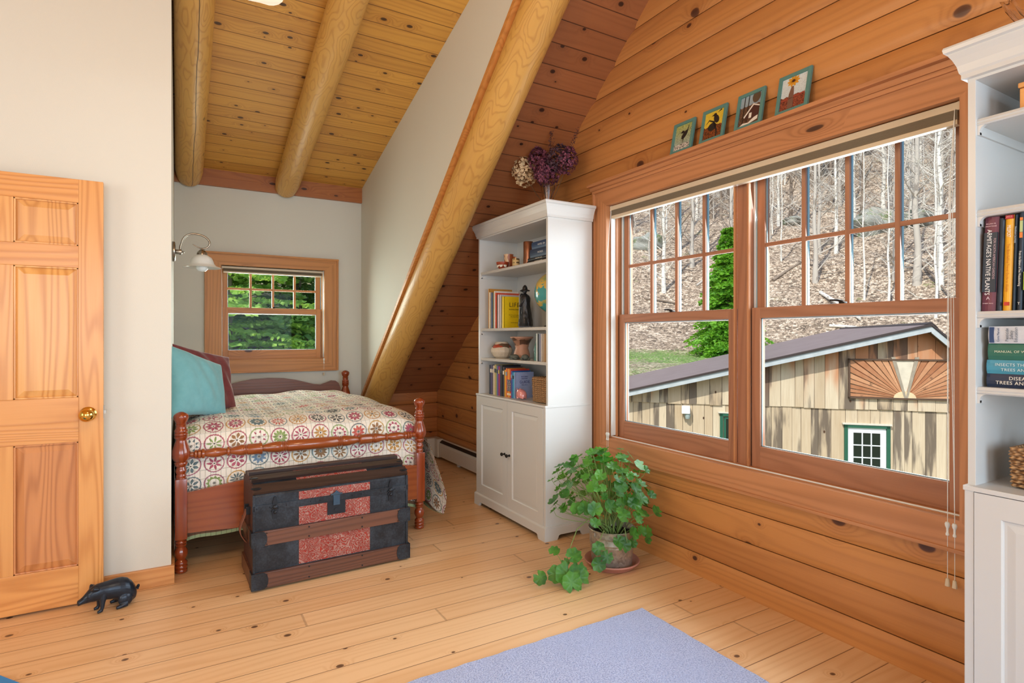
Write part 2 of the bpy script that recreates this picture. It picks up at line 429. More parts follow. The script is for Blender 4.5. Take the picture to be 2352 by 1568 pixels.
# peeled log rafters
def log_rafter(name, x, ya, za, yb, zb, r0, r1, label, group=None, flat=False, seed=1):
    a, b = Vector((x, ya, za)), Vector((x, yb, zb)); L = (b-a).length; rnd = random.Random(seed)
    ph = [rnd.random()*6 for _ in range(4)]; prof_n = 60
    m = MB(); n = 32; rings = []
    for i in range(prof_n+1):
        t = i/prof_n; r = r0+(r1-r0)*t; ring = []
        if flat and t < .03: r *= .86+.14*(t/.03)
        for k in range(n):
            an = 2*pi*k/n
            rr = r*(1+.012*sin(2*an+ph[0]+t*3)+.008*sin(3*an+ph[1]+t*11)+.007*sin(t*23+ph[2]))
            ring.append(m.b.verts.new((rr*cos(an), rr*sin(an), t*L)))
        rings.append(ring)
    for p, q in zip(rings, rings[1:]):
        for k in range(n): m._f((p[k], p[(k+1) % n], q[(k+1) % n], q[k]))
    m._f(rings[0][::-1]); m._f(rings[-1])
    o = m.done(name, M['logw'], smooth=True, ang=50)
    o.location = a; o.rotation_euler = (b-a).to_track_quat('Z', 'Y').to_euler()
    o.rotation_euler.rotate_axis('Z', seed*1.3)
    return tag(o, label, 'beam', group)
r = .118; off = (r-.012)*1.281
log_rafter('log_rafter', 1.702, 5.69, zr(5.69)-off, 1.95, zr(1.95)-off, r+.008, r-.004, 'thick peeled log rafter sloping steeply beside the white bookcase', seed=2)
r = .105; off = (r-.012)*1.034
log_rafter('log_rafter', .078, 5.66, zc(5.66)-off, 1.95, zc(1.95)-off, r, r, 'peeled log beam under pine ceiling against the alcove left wall', 'log beams under the alcove ceiling', True, 5)
log_rafter('log_rafter', .862, 5.66, zc(5.66)-off, 1.95, zc(1.95)-off, r, r, 'peeled log beam with long crack in the middle of the alcove ceiling', 'log beams under the alcove ceiling', True, 3)

# ------------------------------------------------ windows
M['glass'] = bpy.data.materials.new('window_glass'); M['glass'].use_nodes = True
_t = M['glass'].node_tree; _t.nodes.clear()
_o = _t.nodes.new('ShaderNodeOutputMaterial'); _m = _t.nodes.new('ShaderNodeMixShader'); _tr = _t.nodes.new('ShaderNodeBsdfTransparent')
_g = _t.nodes.new('ShaderNodeBsdfGlossy'); _g.inputs['Roughness'].default_value = .02; _fr = _t.nodes.new('ShaderNodeFresnel'); _fr.inputs[0].default_value = 1.11
_tr.inputs[0].default_value = (.97, .985, .98, 1)
_t.links.new(_fr.outputs[0], _m.inputs[0]); _t.links.new(_tr.outputs[0], _m.inputs[1]); _t.links.new(_g.outputs[0], _m.inputs[2]); _t.links.new(_m.outputs[0], _o.inputs[0])
M['vinyl'] = pm('#e9efee', .4, 0, .02); M['alum'] = pm('#8fb0bd', .35, .3, .04); M['iron'] = pm('#2b2826', .35, .7, .05)
M['shade'] = painted('cellular_shade', '#c9b99c', .0004, .8, 400); M['shade2'] = painted('cellular_shade_fold', '#a39680', .0004, .8, 400)
M['rail'] = pm('#d8c9ae', .45, 0, .03)

def window(name, gable, a0, a1, z0, z1, cas, units, meet, mh, zb, mats, capz):
    """a: along the wall, d: outward from the wall face"""
    H, V, SH, SV = mats; root = bpy.data.objects.new(name, None); C.objects.link(root); root['kind'] = 'structure'; root.empty_display_size = .05
    def P(a, d, z): return (GX+d, a, z) if gable else (a, 5.70+d, z)
    def bb(nm, mat, a, b, d0, d1, zz0, zz1, parent=root, bev=.0015):
        p, q = P(a, d0, zz0), P(b, d1, zz1); m = MB()
        m.box(min(p[0], q[0]), max(p[0], q[0]), min(p[1], q[1]), max(p[1], q[1]), zz0, zz1, bev=bev); return m.done(nm, mat, parent)
    f0 = -.034
    def miter(nm, pts, mat):      # casing board with mitred ends plus raised outer band
        m = MB(); m.prism(pts, 'X' if gable else 'Y', (GX if gable else 5.70)+f0, (GX if gable else 5.70)-.002)
        return m.done(nm, mat, root)
    c = cas; o0, o1, oz0, oz1 = a0-c, a1+c, z0-c*.9, z1+c*.75
    miter('casing_side', [(o0, oz0), (a0, z0), (a0, z1), (o0, oz1)], V); miter('casing_side', [(o1, oz0), (o1, oz1), (a1, z1), (a1, z0)], V)
    miter('casing_head', [(a0, z1), (a1, z1), (o1, oz1), (o0, oz1)], H); miter('casing_foot', [(o0, oz0), (o1, oz0), (a1, z0), (a0, z0)], H)
    for (p, q, s_, t_) in ((o0-.004, o0+.012, oz0, oz1), (o1-.012, o1+.004, oz0, oz1)): bb('back_band', V, p, q, f0-.008, -.002, s_, t_)
    bb('back_band', H, o0+.012, o1-.012, f0-.008, -.002, oz0-.002, oz0+.012)
    bb('back_band', H, o0-.006, o1+.006, f0-.010, -.002, oz1, oz1+.018)
    if capz: bb('head_ledge', H, o0+.0, o1+.02, -.075, -.002, capz-.018, capz); bb('head_ledge', H, o0, o1+.02, -.05, -.002, oz1+.018, capz-.018)
    # jambs
    bb('jamb', H, a0-.019, a1+.019, 0, .145, z1, z1+.018); bb('jamb', H, a0-.019, a1+.019, 0, .17, z0-.018, z0+.004)
    bb('jamb', V, a0-.019, a0, 0, .145, z0, z1); bb('jamb', V, a1, a1+.019, 0, .145, z0, z1)
    bb('sill_strip', M['vinyl'] if gable else H, a0, a1, .006, .012, z0+.004, z0+.010)
    if len(units) > 1:
        s0, s1 = units[0][1], units[1][0]
        bb('mullion', SV, s0, s1, .055, .145, z0, z1)
    for (u0, u1) in units:
        # white liner and wooden stop on the far side, the same on the near side
        bb('jamb_liner', M['vinyl'], u1-.004, u1, .0 if u1 > a1-.05 else .056, .048, z0+.012, z1) if u1 > a1-.05 else None
        bb('sash_stop', V, u1-.012, u1-.001, .036, .052, z0+.004, z1)
        bb('jamb_liner', M['vinyl'], u1-.010, u1-.002, .088, .144, z0+.01, z1)
        bb('jamb_liner', M['alum'], u1-.014, u1-.0095, .098, .104, z0+.01, z1)
        bb('sash_stop', V, u0+.001, u0+.012, .036, .052, z0+.004, z1)
        def sash(d0, d1, zz0, zz1, rb, rt, st, cols, rows, nm):
            fr = bpy.data.objects.new(nm, None); C.objects.link(fr); fr.parent = root; fr.empty_display_size = .03
            A0, A1 = u0+.014, u1-.014
            bb('stile', SV, A0, A0+st, d0, d1, zz0, zz1, fr); bb('stile', SV, A1-st, A1, d0, d1, zz0, zz1, fr)
            bb('rail', SH, A0+st, A1-st, d0, d1, zz0, zz0+rb, fr); bb('rail', SH, A0+st, A1-st, d0, d1, zz1-rt, zz1, fr)
            g0, g1, h0, h1 = A0+st, A1-st, zz0+rb, zz1-rt; dm = (d0+d1)/2
            bb('pane', M['glass'], g0-.003, g1+.003, dm-.002, dm+.002, h0-.003, h1+.003, fr, bev=0)
            m = MB()
            for q in ((g0, g0+.004, h0, h1), (g1-.004, g1, h0, h1), (g0, g1, h0, h0+.004), (g0, g1, h1-.004, h1)):
                p1, p2 = P(q[0], dm-.008, 0), P(q[1], dm-.003, 0)
                m.box(min(p1[0], p2[0]), max(p1[0], p2[0]), min(p1[1], p2[1]), max(p1[1], p2[1]), q[2], q[3])
            m.done('glazing_bead', M['alum'], fr)
            for i in range(1, cols): a_ = g0+(g1-g0)*i/cols; bb('muntin', SV, a_-.010, a_+.010, d0+.002, dm-.003, h0, h1, fr)
            for i in range(1, rows): z_ = mh; bb('muntin', SH, g0, g1, d0+.003, dm-.0035, z_-.010, z_+.010, fr)
            # spacer bars seen behind the muntins
            m = MB()
            for i in range(1, cols):
                a_ = g0+(g1-g0)*i/cols; p1, p2 = P(a_-.008, dm+.003, 0), P(a_+.008, d1, 0)
                m.box(min(p1[0], p2[0]), max(p1[0], p2[0]), min(p1[1], p2[1]), max(p1[1], p2[1]), h0, h1)
            if cols > 1: m.done('outer_muntin', M['alum'], fr)
            return fr
        sash(.100, .136, meet-.012, z1-.004, .040, .038, .043, 4, 2, 'upper_sash')
        ls = sash(.058, .096, z0+.004, meet+.045, zb-z0-.004, .052, .046, 1, 1, 'lower_sash')
        ac_ = (u0+u1)/2; m = MB()
        p = P(ac_, .070, meet+.045)
        m.box(p[0]-.012, p[0]+.012, p[1]-.012, p[1]+.012, p[2], p[2]+.008, bev=.002)
        q = P(ac_+.05, .060, meet+.062); m.tube([(p[0], p[1], p[2]+.008), P(ac_+.02, .062, meet+.060), q], [.006, .005, .004], 8)
        m.done('sash_lock', M['iron'], ls, smooth=True)
    return root
W1 = window('window_1', True, Y0, Y1, Z0, Z1, .128, [(.956, 1.872), (1.938, 2.862)], 1.37, 1.725, .735, (M['casY'], M['casZ'], M['sashY'], M['sashZ']), 2.268)
W2 = window('window_2', False, .327, 1.213, 1.063, 1.91, .127, [(.327, 1.213)], 1.495, 1.712, 1.152, (M['casX'], M['casZd'], M['casX'], M['casZd']), None)

def blind(label, gable, a0, a1, z0, z1, d0, cords):
    t = thing('window_blind', label, 'blind', group='raised window blinds')
    def B(nm, mat, a, b, e0, e1, zz0, zz1, bev=.002):
        if gable: return bx(nm, mat, t, GX+e0, GX+e1, a, b, zz0, zz1, bev=bev)
        return bx(nm, mat, t, a, b, 5.70+e0, 5.70+e1, zz0, zz1, bev=bev)
    h = z1-z0
    B('headrail', M['rail'], a0+.012, a1-.012, d0, d0+.034, z1-h*.34, z1)
    for s_, e_ in ((a0, a0+.014), (a1-.014, a1)): B('end_cap', M['rail'], s_, e_, d0-.003, d0+.037, z1-h*.38, z1)
    m = MB(); n = 7; zb, zt = z0+h*.22, z1-h*.34; pts = []
    for i in range(n*2+1): pts.append((d0+(.004 if i % 2 == 0 else -.002), zb+(zt-zb)*i/(n*2)))
    base = GX if gable else 5.70
    poly = [(base+p[0], p[1]) for p in pts]+[(base+d0+.032, zt), (base+d0+.032, zb)]
    m.prism(poly, 'Y' if gable else 'X', a0+.014, a1-.014) if gable else m.prism(poly, 'X', a0+.014, a1-.014)
    m.done('pleated_shade', M['shade2'], t)
    B('bottom_rail', M['rail'], a0+.014, a1-.014, d0-.002, d0+.030, z0, z0+h*.22)
    for (ca, zk, zt_, dx, two) in cords:
        for j in range(2 if two else 1):
            o = (j-.5)*dx if two else 0
            def Q(a, z, d=0): return (GX-.034+d, a, z) if gable else (a, 5.70-.034+d, z)
            P0 = (GX+d0-.003, ca, z1-h*.3) if gable else (ca, 5.70+d0-.003, z1-h*.3)
            m = MB(); m.tube([P0, Q(ca+o*.3, z1-.3), Q(ca+o*.7, (zk+z1)/2), Q(ca+o, zk)], .0011, 5)
            if gable and two: m.tube([P0, Q(ca+o*.2+.004, z1-.3), Q(ca+o*.5+.006, (zk+z1)/2), Q(ca+o, zk)], .0011, 5)
            m.tube([Q(ca+o, zk-.03), Q(ca+o, zt_)], .0011, 5); m.done('cord', M['vinyl'], t)
            m = MB(); c = Q(ca+o, zk)
            m.lathe([(.0001, .008), (.006, .006), (.0085, -.001), (.007, -.009), (.004, -.016), (.0038, -.030), (.006, -.036), (.0055, -.041), (.0001, -.043)], c, 14)
            m.done('cord_knob', M['vinyl'], t, smooth=True)
            m = MB(); c = Q(ca+o, zt_); m.lathe([(.004, 0), (.006, -.002), (.0085, -.027), (.0001, -.0275)], c, 8); m.done('tassel', M['rail'], t, smooth=True)
    return settle(t, (GX, (a0+a1)/2, z0) if gable else ((a0+a1)/2, 5.7, z0))
blind('wide beige pleated blind raised at the top of the large window', True, Y0+.004, Y1-.004, 2.028, 2.108, -.004, [(.972, .606, .412, .022, True), (2.853, .655, .46, .014, True)])
blind('narrow striped blind raised at the top of the small alcove window', False, .331, 1.209, 1.848, 1.905, .004, [(.332, 1.06, .9, .01, False), (1.207, 1.06, .93, .01, False)])

# ------------------------------------------------ baseboard heater
t = thing('baseboard_heater', 'white metal baseboard heater along floor of the log corner behind the bookcase', 'heater')
HW = pm('#d9d6cf', .4, .1, .03)
prof = [(2.335, .035), (2.332, .150), (2.338, .172), (2.372, .205), (2.385, .208), (2.385, .03)]
m = MB(); m.prism(prof, 'Y', 3.2, 5.52); m.done('cover', HW, t)
m = MB(); m.prism([(2.3365, .178), (2.362, .199), (2.360, .203), (2.334, .181)], 'Y', 3.2, 5.50); m.done('louver', M['dark'], t)
m = MB(); m.box(2.320, 2.385, 5.52, 5.60, .02, .212, bev=.006); m.box(2.24, 2.385, 5.60, 5.70, .02, .212, bev=.006); m.done('corner_cap', HW, t)
m = MB(); m.prism([(5.638, .035), (5.635, .150), (5.641, .172), (5.675, .205), (5.70, .208), (5.70, .03)], 'X', 1.62, 2.24); m.done('cover', HW, t)
m = MB(); m.prism([(5.639, .178), (5.665, .199), (5.663, .203), (5.637, .181)], 'X', 1.62, 2.24); m.done('louver', M['dark'], t)
for y in (3.3, 4.2, 5.1): bx('bracket', HW, t, 2.36, 2.385, y, y+.03, 0, .04)
settle(t, (2.36, 4.4, 0))

# ------------------------------------------------ door standing open against the wall
D = bpy.data.objects.new('door_1', None); C.objects.link(D); D['kind'] = 'structure'
dy0, dy1 = 3.370, 3.405
xs = [(-1.075, -.979), (-.742, -.646), (-.409, -.313)]; zs = [(.012, .19), (.777, .986), (1.597, 1.70), (1.905, 2.015)]
for a, b in (xs[0], xs[2]): bx('stile', M['doorZ'], D, a, b, dy0, dy1, .012, 2.015, bev=.0015)
for a, b in zs: bx('rail', M['doorX'], D, -.979, -.409, dy0, dy1, a, b, bev=.0015)
for a, b in ((.19, .777), (.986, 1.597), (1.70, 1.905)): bx('center_stile', M['doorZ'], D, -.742, -.646, dy0, dy1, a, b, bev=.0015)
pw = [wood('door_panel_%s' % k, l_, d_, al='Z', ac='X', knots=(9, 9, 0, .1), ring=r_, lines=.55, rough=.35, coat=.2) for k, l_, d_, r_ in (('wide', '#e6ae68', '#bd7838', 7), ('fine', '#e2a868', '#b87a44', 14), ('red', '#d39058', '#a8683a', 10))]
for ci, (xa, xb) in enumerate(((-.979, -.742), (-.646, -.409))):
    for ri, (za, zb_) in enumerate(((.19, .777), (.986, 1.597), (1.70, 1.905))):
        m = MB(); g = .038; yb_, yr, yf = dy0+.016, dy0+.014, dy0+.004
        O = [(xa, yb_, za), (xb, yb_, za), (xb, yb_, zb_), (xa, yb_, zb_)]
        I1 = [(xa+.006, yr, za+.006), (xb-.006, yr, za+.006), (xb-.006, yr, zb_-.006), (xa+.006, yr, zb_-.006)]
        I2 = [(xa+g, yf, za+g), (xb-g, yf, za+g), (xb-g, yf, zb_-g), (xa+g, yf, zb_-g)]
        R = [[m.b.verts.new(p) for p in q] for q in (O, I1, I2)]
        for p, q in zip(R, R[1:]):
            for k in range(4): m._f((p[k], p[(k+1) % 4], q[(k+1) % 4], q[k]))
        m._f(R[2]); m.box(xa, xb, yb_, yb_+.012, za, zb_)
        # sticking bead around the recess
        for q in ((xa, xa+.008, za, zb_), (xb-.008, xb, za, zb_), (xa, xb, za, za+.008), (xa, xb, zb_-.008, zb_)): m.box(q[0], q[1], dy0+.003, yb_, q[2], q[3], bev=.002)
        m.done('panel', pw[(ri+ci*2) % 3], D)
m = MB(); kc = (-.372, dy0, .905)
m.lathe([(.0001, 0), (.033, 0), (.034, -.004), (.026, -.010), (.012, -.013), (.011, -.030), (.020, -.036), (.029, -.048), (.031, -.058), (.026, -.070), (.012, -.078), (.0001, -.079)], kc, 28, 'Y')
m.done('door_knob', M['brass'], D, smooth=True, ang=60)['label'] = 'polished brass door knob'
m = MB(); m.box(-.3135, -.3115, 3.377, 3.398, .88, .94); m.box(-.3115, -.302, 3.381, 3.394, .902, .918); m.done('latch', M['steel'], D)
m = MB()
for z in (.25, 1.05, 1.8): m.tube([(-1.079, 3.40, z-.05), (-1.079, 3.40, z+.05)], .007, 10)
m.done('hinge', M['brass'], D)
D.location = (0, 0, 0)
# window casings added on solid unseen walls, to go with the fill lights
for i, xx in enumerate((1.35, -1.2)):
    m = MB()
    for q in ((xx-.95, xx-.85, .7, 2.3), (xx+.85, xx+.95, .7, 2.3), (xx-.95, xx+.95, .65, .75), (xx-.95, xx+.95, 2.25, 2.35), (xx-.02, xx+.02, .75, 2.25)): m.box(q[0], q[1], -2.2, -2.17, q[2], q[3])
    S(m.done('window_%d' % (3+i), M['casX']))
m = MB()
for q in ((-.3, -.2, .8, 2.4), (1.4, 1.5, .8, 2.4), (-.3, 1.5, .75, .85), (-.3, 1.5, 2.35, 2.45)): m.box(-3.55, -3.52, q[0], q[1], q[2], q[3])
S(m.done('window_5', M['casY']))
# ------------------------------------------------ bookcases
def bookcase(yh, yl, label, shelves):
    """front faces -X at X about 1.985; yh/yl: far and near side in Y"""
    W_ = M['white']; xf, xb = 1.988, 2.335; t = thing('bookcase', label, 'bookcase', group='tall white bookcases')
    T = .019
    bx('side_panel', W_, t, xf, xb, yh-T, yh, .06, 2.03, bev=.001); bx('side_panel', W_, t, xf, xb, yl, yl+T, .06, 2.03, bev=.001)
    bx('back_panel', W_, t, xb-.012, xb-.002, yl+T, yh-T, .06, 2.03)
    bx('top_panel', W_, t, xf, xb-.012, yl+T, yh-T, 2.012, 2.03)
    bx('counter', W_, t, xf-.022, xb-.012, yl-.004, yh+.004, .828, .842, bev=.002)
    for z in shelves:
        m = MB(); pf = [(xb-.013, z-.020), (xf+.010, z-.020), (xf+.006, z-.016), (xf+.009, z-.012), (xf+.006, z-.008), (xf+.009, z-.003), (xf+.011, z), (xb-.013, z)]
        m.prism(pf, 'Y', yl+T, yh-T); sh = m.done('shelf', W_, t)
        for ys, sg in ((yl+T, 1), (yh-T, -1)):
            m = MB(); m.prism([(xf+.012+.02*0, z-.020), (xf+.012, z-.046), (xb-.02, z-.046), (xb-.02, z-.020)], 'Y', min(ys, ys+sg*.006), max(ys, ys+sg*.006))
            pts = [(ys, z-.020), (ys+sg*.021, z-.020)]+[(ys+sg*(.021-.015*sin(k/5*pi/2)), z-.020-.014*(1-cos(k/5*pi/2))-.001*k) for k in range(1, 6)]+[(ys+sg*.006, z-.047), (ys, z-.047)]
            m.prism(pts, 'X', xf+.008, xf+.022); m.done('shelf_support', W_, t)
    # lower cabinet: face, two framed doors
    y0, y1 = yl-.001, yh+.001; mid = (y0+y1)/2
    bx('stile', W_, t, xf-.018, xf, y1-.022, y1, .085, .828, bev=.001); bx('stile', W_, t, xf-.018, xf, y0, y0+.022, .085, .828, bev=.001)
    for a, b, ks in ((y0+.024, mid-.0015, 1), (mid+.0015, y1-.024, -1)):
        dr = bpy.data.objects.new('door', None); C.objects.link(dr); dr.parent = t
        fw = .062; z0, z1 = .09, .826; m = MB(); x0, x1 = xf-.020, xf-.001
        for q in ((a, a+fw, z0, z1), (b-fw, b, z0, z1), (a+fw, b-fw, z0, z0+fw+.01), (a+fw, b-fw, z1-fw, z1)): m.box(x0, x1, *q)
        m.done('door_frame', W_, dr)
        m = MB(); ya, yb_, za, zb_ = a+fw, b-fw, z0+fw+.01, z1-fw
        R = [[m.b.verts.new(p) for p in ((x, ya+g, za+g), (x, yb_-g, za+g), (x, yb_-g, zb_-g), (x, ya+g, zb_-g))] for x, g in ((x0+.001, 0), (x0+.004, .003), (x0+.009, .005), (x0+.009, .011), (x0+.006, .030))]
        for p, q in zip(R, R[1:]):
            for k in range(4): m._f((p[k], p[(k+1) % 4], q[(k+1) % 4], q[k]))
        m._f(R[-1]); m.done('door_panel', W_, dr)
        m = MB(); kc = (x0, (b-.032) if ks == 1 else (a+.032), .455)
        m.lathe([(.009, 0), (.009, -.003), (.005, -.005), (.005, -.014), (.011, -.020), (.013, -.026), (.010, -.031), (.0001, -.033)], kc, 16, 'X')
        m.done('knob', M['iron'], dr, smooth=True)['label'] = 'dark pewter knob'
    # plinth with cut-out between bracket feet
    xo = xf-.030
    def foot(a, b):      # outline with a raised middle
        return [(a, 0), (a+.075, 0), (a+.083, .012), (a+.088, .026), (a+.10, .030), (b-.10, .030), (b-.088, .026), (b-.083, .012), (b-.075, 0), (b, 0), (b, .078), (a, .078)]
    m = MB(); m.prism(foot(yl-.012, yh+.012), 'X', xo, xo+.018); m.done('plinth', W_, t)
    for ys in (yl-.012, yh-.004):
        m = MB(); m.prism(foot(xo+.018, xb-.01), 'Y', ys, ys+.016); m.done('plinth', W_, t)
    m = MB(); m.prism([(xo, .078), (xo+.001, .083), (xo+.010, .090), (xo+.03, .090), (xo+.03, .078)], 'Y', yl-.012, yh+.012)
    m.box(xo+.03, xb-.01, yl-.010, yl, .078, .088); m.box(xo+.03, xb-.01, yh, yh+.010, .078, .088); m.done('plinth_molding', W_, t)
    # crown
    m = MB(); R = []
    for o, z in ((.002, 2.020), (.012, 2.022), (.012, 2.034), (.016, 2.040), (.020, 2.060), (.028, 2.080), (.036, 2.094), (.036, 2.098), (.044, 2.102), (.046, 2.112), (.044, 2.118), (0, 2.118)):
        R.append([m.b.verts.new(p) for p in ((xb-.002, yh+o, z), (xf-.018-o+.018, yh+o, z), (xf-.018-o+.018, yl-o, z), (xb-.002, yl-o, z))])
    for p, q in zip(R, R[1:]):
        for k in range(4): m._f((p[k], p[(k+1) % 4], q[(k+1) % 4], q[k]))
    m._f(R[0]); m._f(R[-1]); m.done('crown_molding', W_, t)
    return settle(t, (2.16, (yh+yl)/2, 0))
bookcase(3.925, 2.972, 'tall white bookcase with two lower doors between the log rafter and the large window', (1.762, 1.335, 1.112))
bookcase(.775, -.185, 'tall white bookcase cut off by the right edge, right of the large window', (1.900, 1.636, 1.344, 1.126))

# ------------------------------------------------ books
PG = pm('#d9d0bd', .8, 0, .1, 300); TXW = pm('#efe9dc', .6, 0, 0); TXD = pm('#3a2f18', .6, 0, 0)
def book(label, col, x, y0, y1, z, h, depth=.16, tilt=0, cat='book', group=None, flat=False, rough=.45, tx=None, yaw=0):
    """standing book, spine facing -X, thickness y0..y1 (flat: lying, thickness along z, length y0..y1)"""
    t = thing('book', label, cat, (x, (y0+y1)/2 if flat or not tilt else y0, z), 0, group)
    cm = pm(col, rough, 0, .08, 60); W_ = y1-y0
    if not flat:
        a, b = (-W_/2, W_/2) if not tilt else (0, W_)
        m = MB(); m.box(0, depth, a, a+.0025, 0, h); m.box(0, depth, b-.0025, b, 0, h)
        m.prism([(0, a), (-.0035, a+W_*.25), (-.0045, (a+b)/2), (-.0035, b-W_*.25), (0, b), (.003, b), (.003, a)], 'Z', 0, h)
        m.done('cover', cm, t); bx('pages', PG, t, .003, depth-.004, a+.0025, b-.0025, .003, h-.004)
        if tx: text(tx[0], tx[1], pm(tx[2], .6, 0, 0), t, (-.0048, (a+b)/2, h*.5), (0, 0, -1), (0, -1, 0), sx=tx[3] if len(tx) > 3 else 1.)
    else:
        m = MB(); T_ = h; m.box(0, depth, -W_/2, W_/2, 0, .0025); m.box(0, depth, -W_/2, W_/2, T_-.0025, T_)
        m.prism([(0, 0), (-.003, T_*.25), (-.004, T_*.5), (-.003, T_*.75), (0, T_), (.003, T_), (.003, 0)], 'Y', -W_/2, W_/2)
        m.done('cover', cm, t); bx('pages', PG, t, .003, depth-.004, -W_/2+.004, W_/2-.004, .0025, T_-.0025)
        if tx: text(tx[0], tx[1], pm(tx[2], .6, 0, 0), t, (-.0045, tx[4] if len(tx) > 4 else 0, T_*.5), (0, -1, 0), (0, 0, 1), sx=tx[3] if len(tx) > 3 else 1.)
    t.rotation_euler = (-tilt, 0, yaw); return t
G2 = 'books on the second shelf of the left bookcase'
row = [('#c98f3e', .010, .300, 'tall thin book with orange-tan edges, first from the left beside the globe'), ('#e6dcc2', .022, .272, 'cream spined tall book second in the row on the globe shelf'),
       ('#7b7188', .018, .270, 'dusty purple book between cream and blue spines on the globe shelf'), ('#4d6f93', .014, .262, 'blue book right of the dusty purple one on the globe shelf'),
       ('#857b52', .013, .268, 'olive book left of the tallest white spine on the globe shelf'), ('#e9e6df', .026, .276, 'tall white book with black top edge on the globe shelf'),
       ('#d9553a', .022, .262, 'red-orange book between white and dark green spines on the globe shelf'), ('#1f4a34', .014, .242, 'dark green book right of the red-orange one'),
       ('#e6d3dc', .018, .246, 'pale pink book right of the dark green one'), ('#dedbe2', .014, .238, 'white and violet thin book left of the grey one'), ('#b8b9bb', .018, .240, 'grey mottled book next to the yellow book')]
y = 3.838
for c_, w_, h_, l_ in row: book(l_, c_, 2.03+random.uniform(-.004, .006), y-w_+.0006, y, 1.3352, h_, .20 if h_ > .25 else .17, group=G2); y -= w_+.0012
yb = book('bright yellow book with dark title on its cover, behind the dark statue', '#e3c40c', 2.03, y-.036, y, 1.3352, .228, .165, group=G2)
for s_, sz, zz in (('LIFE', .046, .168), ('REIMAGINED', .014, .135), ('The Essential Guide to', .0085, .095), ('New Beginnings', .0085, .083), ('Second Edition', .0085, .040)):
    text(s_, sz, TXD, yb, (.085, -.0184, zz), (1, 0, 0), (0, 0, 1), kern=1.15)
G4 = 'books on the lowest open shelf of the left bookcase'
row = [('#39424f', .014, .226, 'dark slate book leaning first at the far end above the cabinet'), ('#5d5878', .026, .226, 'purple-grey book second from the far end above the cabinet'), ('#b9aea8', .020, .224, 'pale grey book right of the purple-grey one'),
       ('#d8cbb0', .014, .224, 'thin cream book right of the pale grey one'), ('#c9ad6e', .022, .232, 'tan book with green top label above the cabinet'), ('#90a374', .016, .228, 'sage green book right of the tan one'),
       ('#6b60a8', .016, .226, 'violet book beside the sage green one'), ('#b4365e', .018, .222, 'magenta book right of the violet one'), ('#443e58', .018, .226, 'dark plum book right of the magenta one'),
       ('#24242b', .030, .232, 'thick black book in the middle of the row above the cabinet'), ('#4e4a52', .018, .220, 'charcoal book right of the thick black one'), ('#e9b22e', .014, .200, 'yellow book right of the charcoal one'),
       ('#e77b3c', .022, .212, 'coral orange book with cream label'), ('#e89a2c', .034, .208, 'broad orange travel guide with a blue panel on its spine'), ('#cf4030', .020, .208, 'red book right of the broad orange guide'),
       ('#2a5ca8', .018, .196, 'royal blue book right of the red one'), ('#46a0c8', .022, .188, 'sky blue book right of the royal blue one')]
y = 3.822; tw = sum(r_[1]+.0012 for r_ in row); k_ = (3.822-3.452)/tw
for c_, w_, h_, l_ in row:
    w_ = w_*k_; b_ = book(l_, c_, 2.03+random.uniform(-.004, .004), y-w_+.0006, y, .8424, h_*.965, .15, group=G4)
    if 'broad orange' in l_:
        bx('spine_label', pm('#2f4f7c', .5), b_, -.0062, -.0015, -w_/2+.002, w_/2-.002, .045, .125); text('UTAH', .026, pm('#e9b46a', .6), b_, (-.0066, 0, .085), (0, 0, -1), (0, -1, 0))
        bx('spine_label', pm('#f0d9b8', .5), b_, -.0062, -.0015, -w_/2+.002, w_/2-.002, .015, .030)
    elif w_ > .015: bx('spine_label', pm(random.choice(['#e6dcc8', '#2c2f3a', '#d9c34e', '#7aa0b8']), .5), b_, -.0058, -.0015, -w_/2+.003, w_/2-.003, h_*.72, h_*.84)
    y -= w_+.0012*k_
gb = book('pale blue guide book with its cover showing, behind the pink pig', '#93a3cd', 2.03, y-.012, y, .8424, .182, .15, group=G4)
for s_, sz, zz in (('NATURAL', .012, .150), ('HISTORY', .012, .136), ('GUIDE', .027, .112), ('field edition', .009, .092)): text(s_, sz, pm('#37427c', .6, 0, 0), gb, (.075, -.0064, zz), (1, 0, 0), (0, 0, 1), kern=1.1)
G3 = 'books on the third shelf of the left bookcase'
y = 3.185
for c_, w_, h_, l_ in (('#dfe9e6', .012, .182, 'white thin book beside the teal bottle'), ('#26333c', .016, .178, 'black book right of the thin white one by the bottle'), ('#8e93aa', .022, .182, 'grey-blue book second from the near panel on the pottery shelf'), ('#cfc6b8', .014, .180, 'off-white book on the pottery shelf'), ('#a8855c', .040, .180, 'tan brown book against the near panel on the pottery shelf')):
    book(l_, c_, 2.04, y-w_, y, 1.1122, h_, .16, group=G3); y -= w_+.003
G1 = 'dark books stacked on the top shelf'
z = 1.7622
for c_, T_, a_, b_, l_, tx in (('#191b20', .018, 3.010, 3.300, 'thin black book at the very bottom of the top shelf stack', ('ILLUSTRATED  READER', .009, '#d8d4c8')), ('#20242b', .018, 3.012, 3.290, 'thin black book second from bottom of the top shelf stack', ('COLLECTED  ESSAYS', .009, '#d8d4c8')),
                           ('#2a3f5e', .055, 3.005, 3.262, 'thick navy book in the middle of the top shelf stack', ('WORDS', .018, '#cfd6dd')), ('#2c466c', .046, 3.000, 3.240, 'navy blue book on top of the top shelf stack', ('NOTES  ON', .016, '#cfd6dd'))):
    book(l_, c_, 2.04, a_, b_, z, T_, .18, flat=True, group=G1, tx=tx); z += T_+.0004

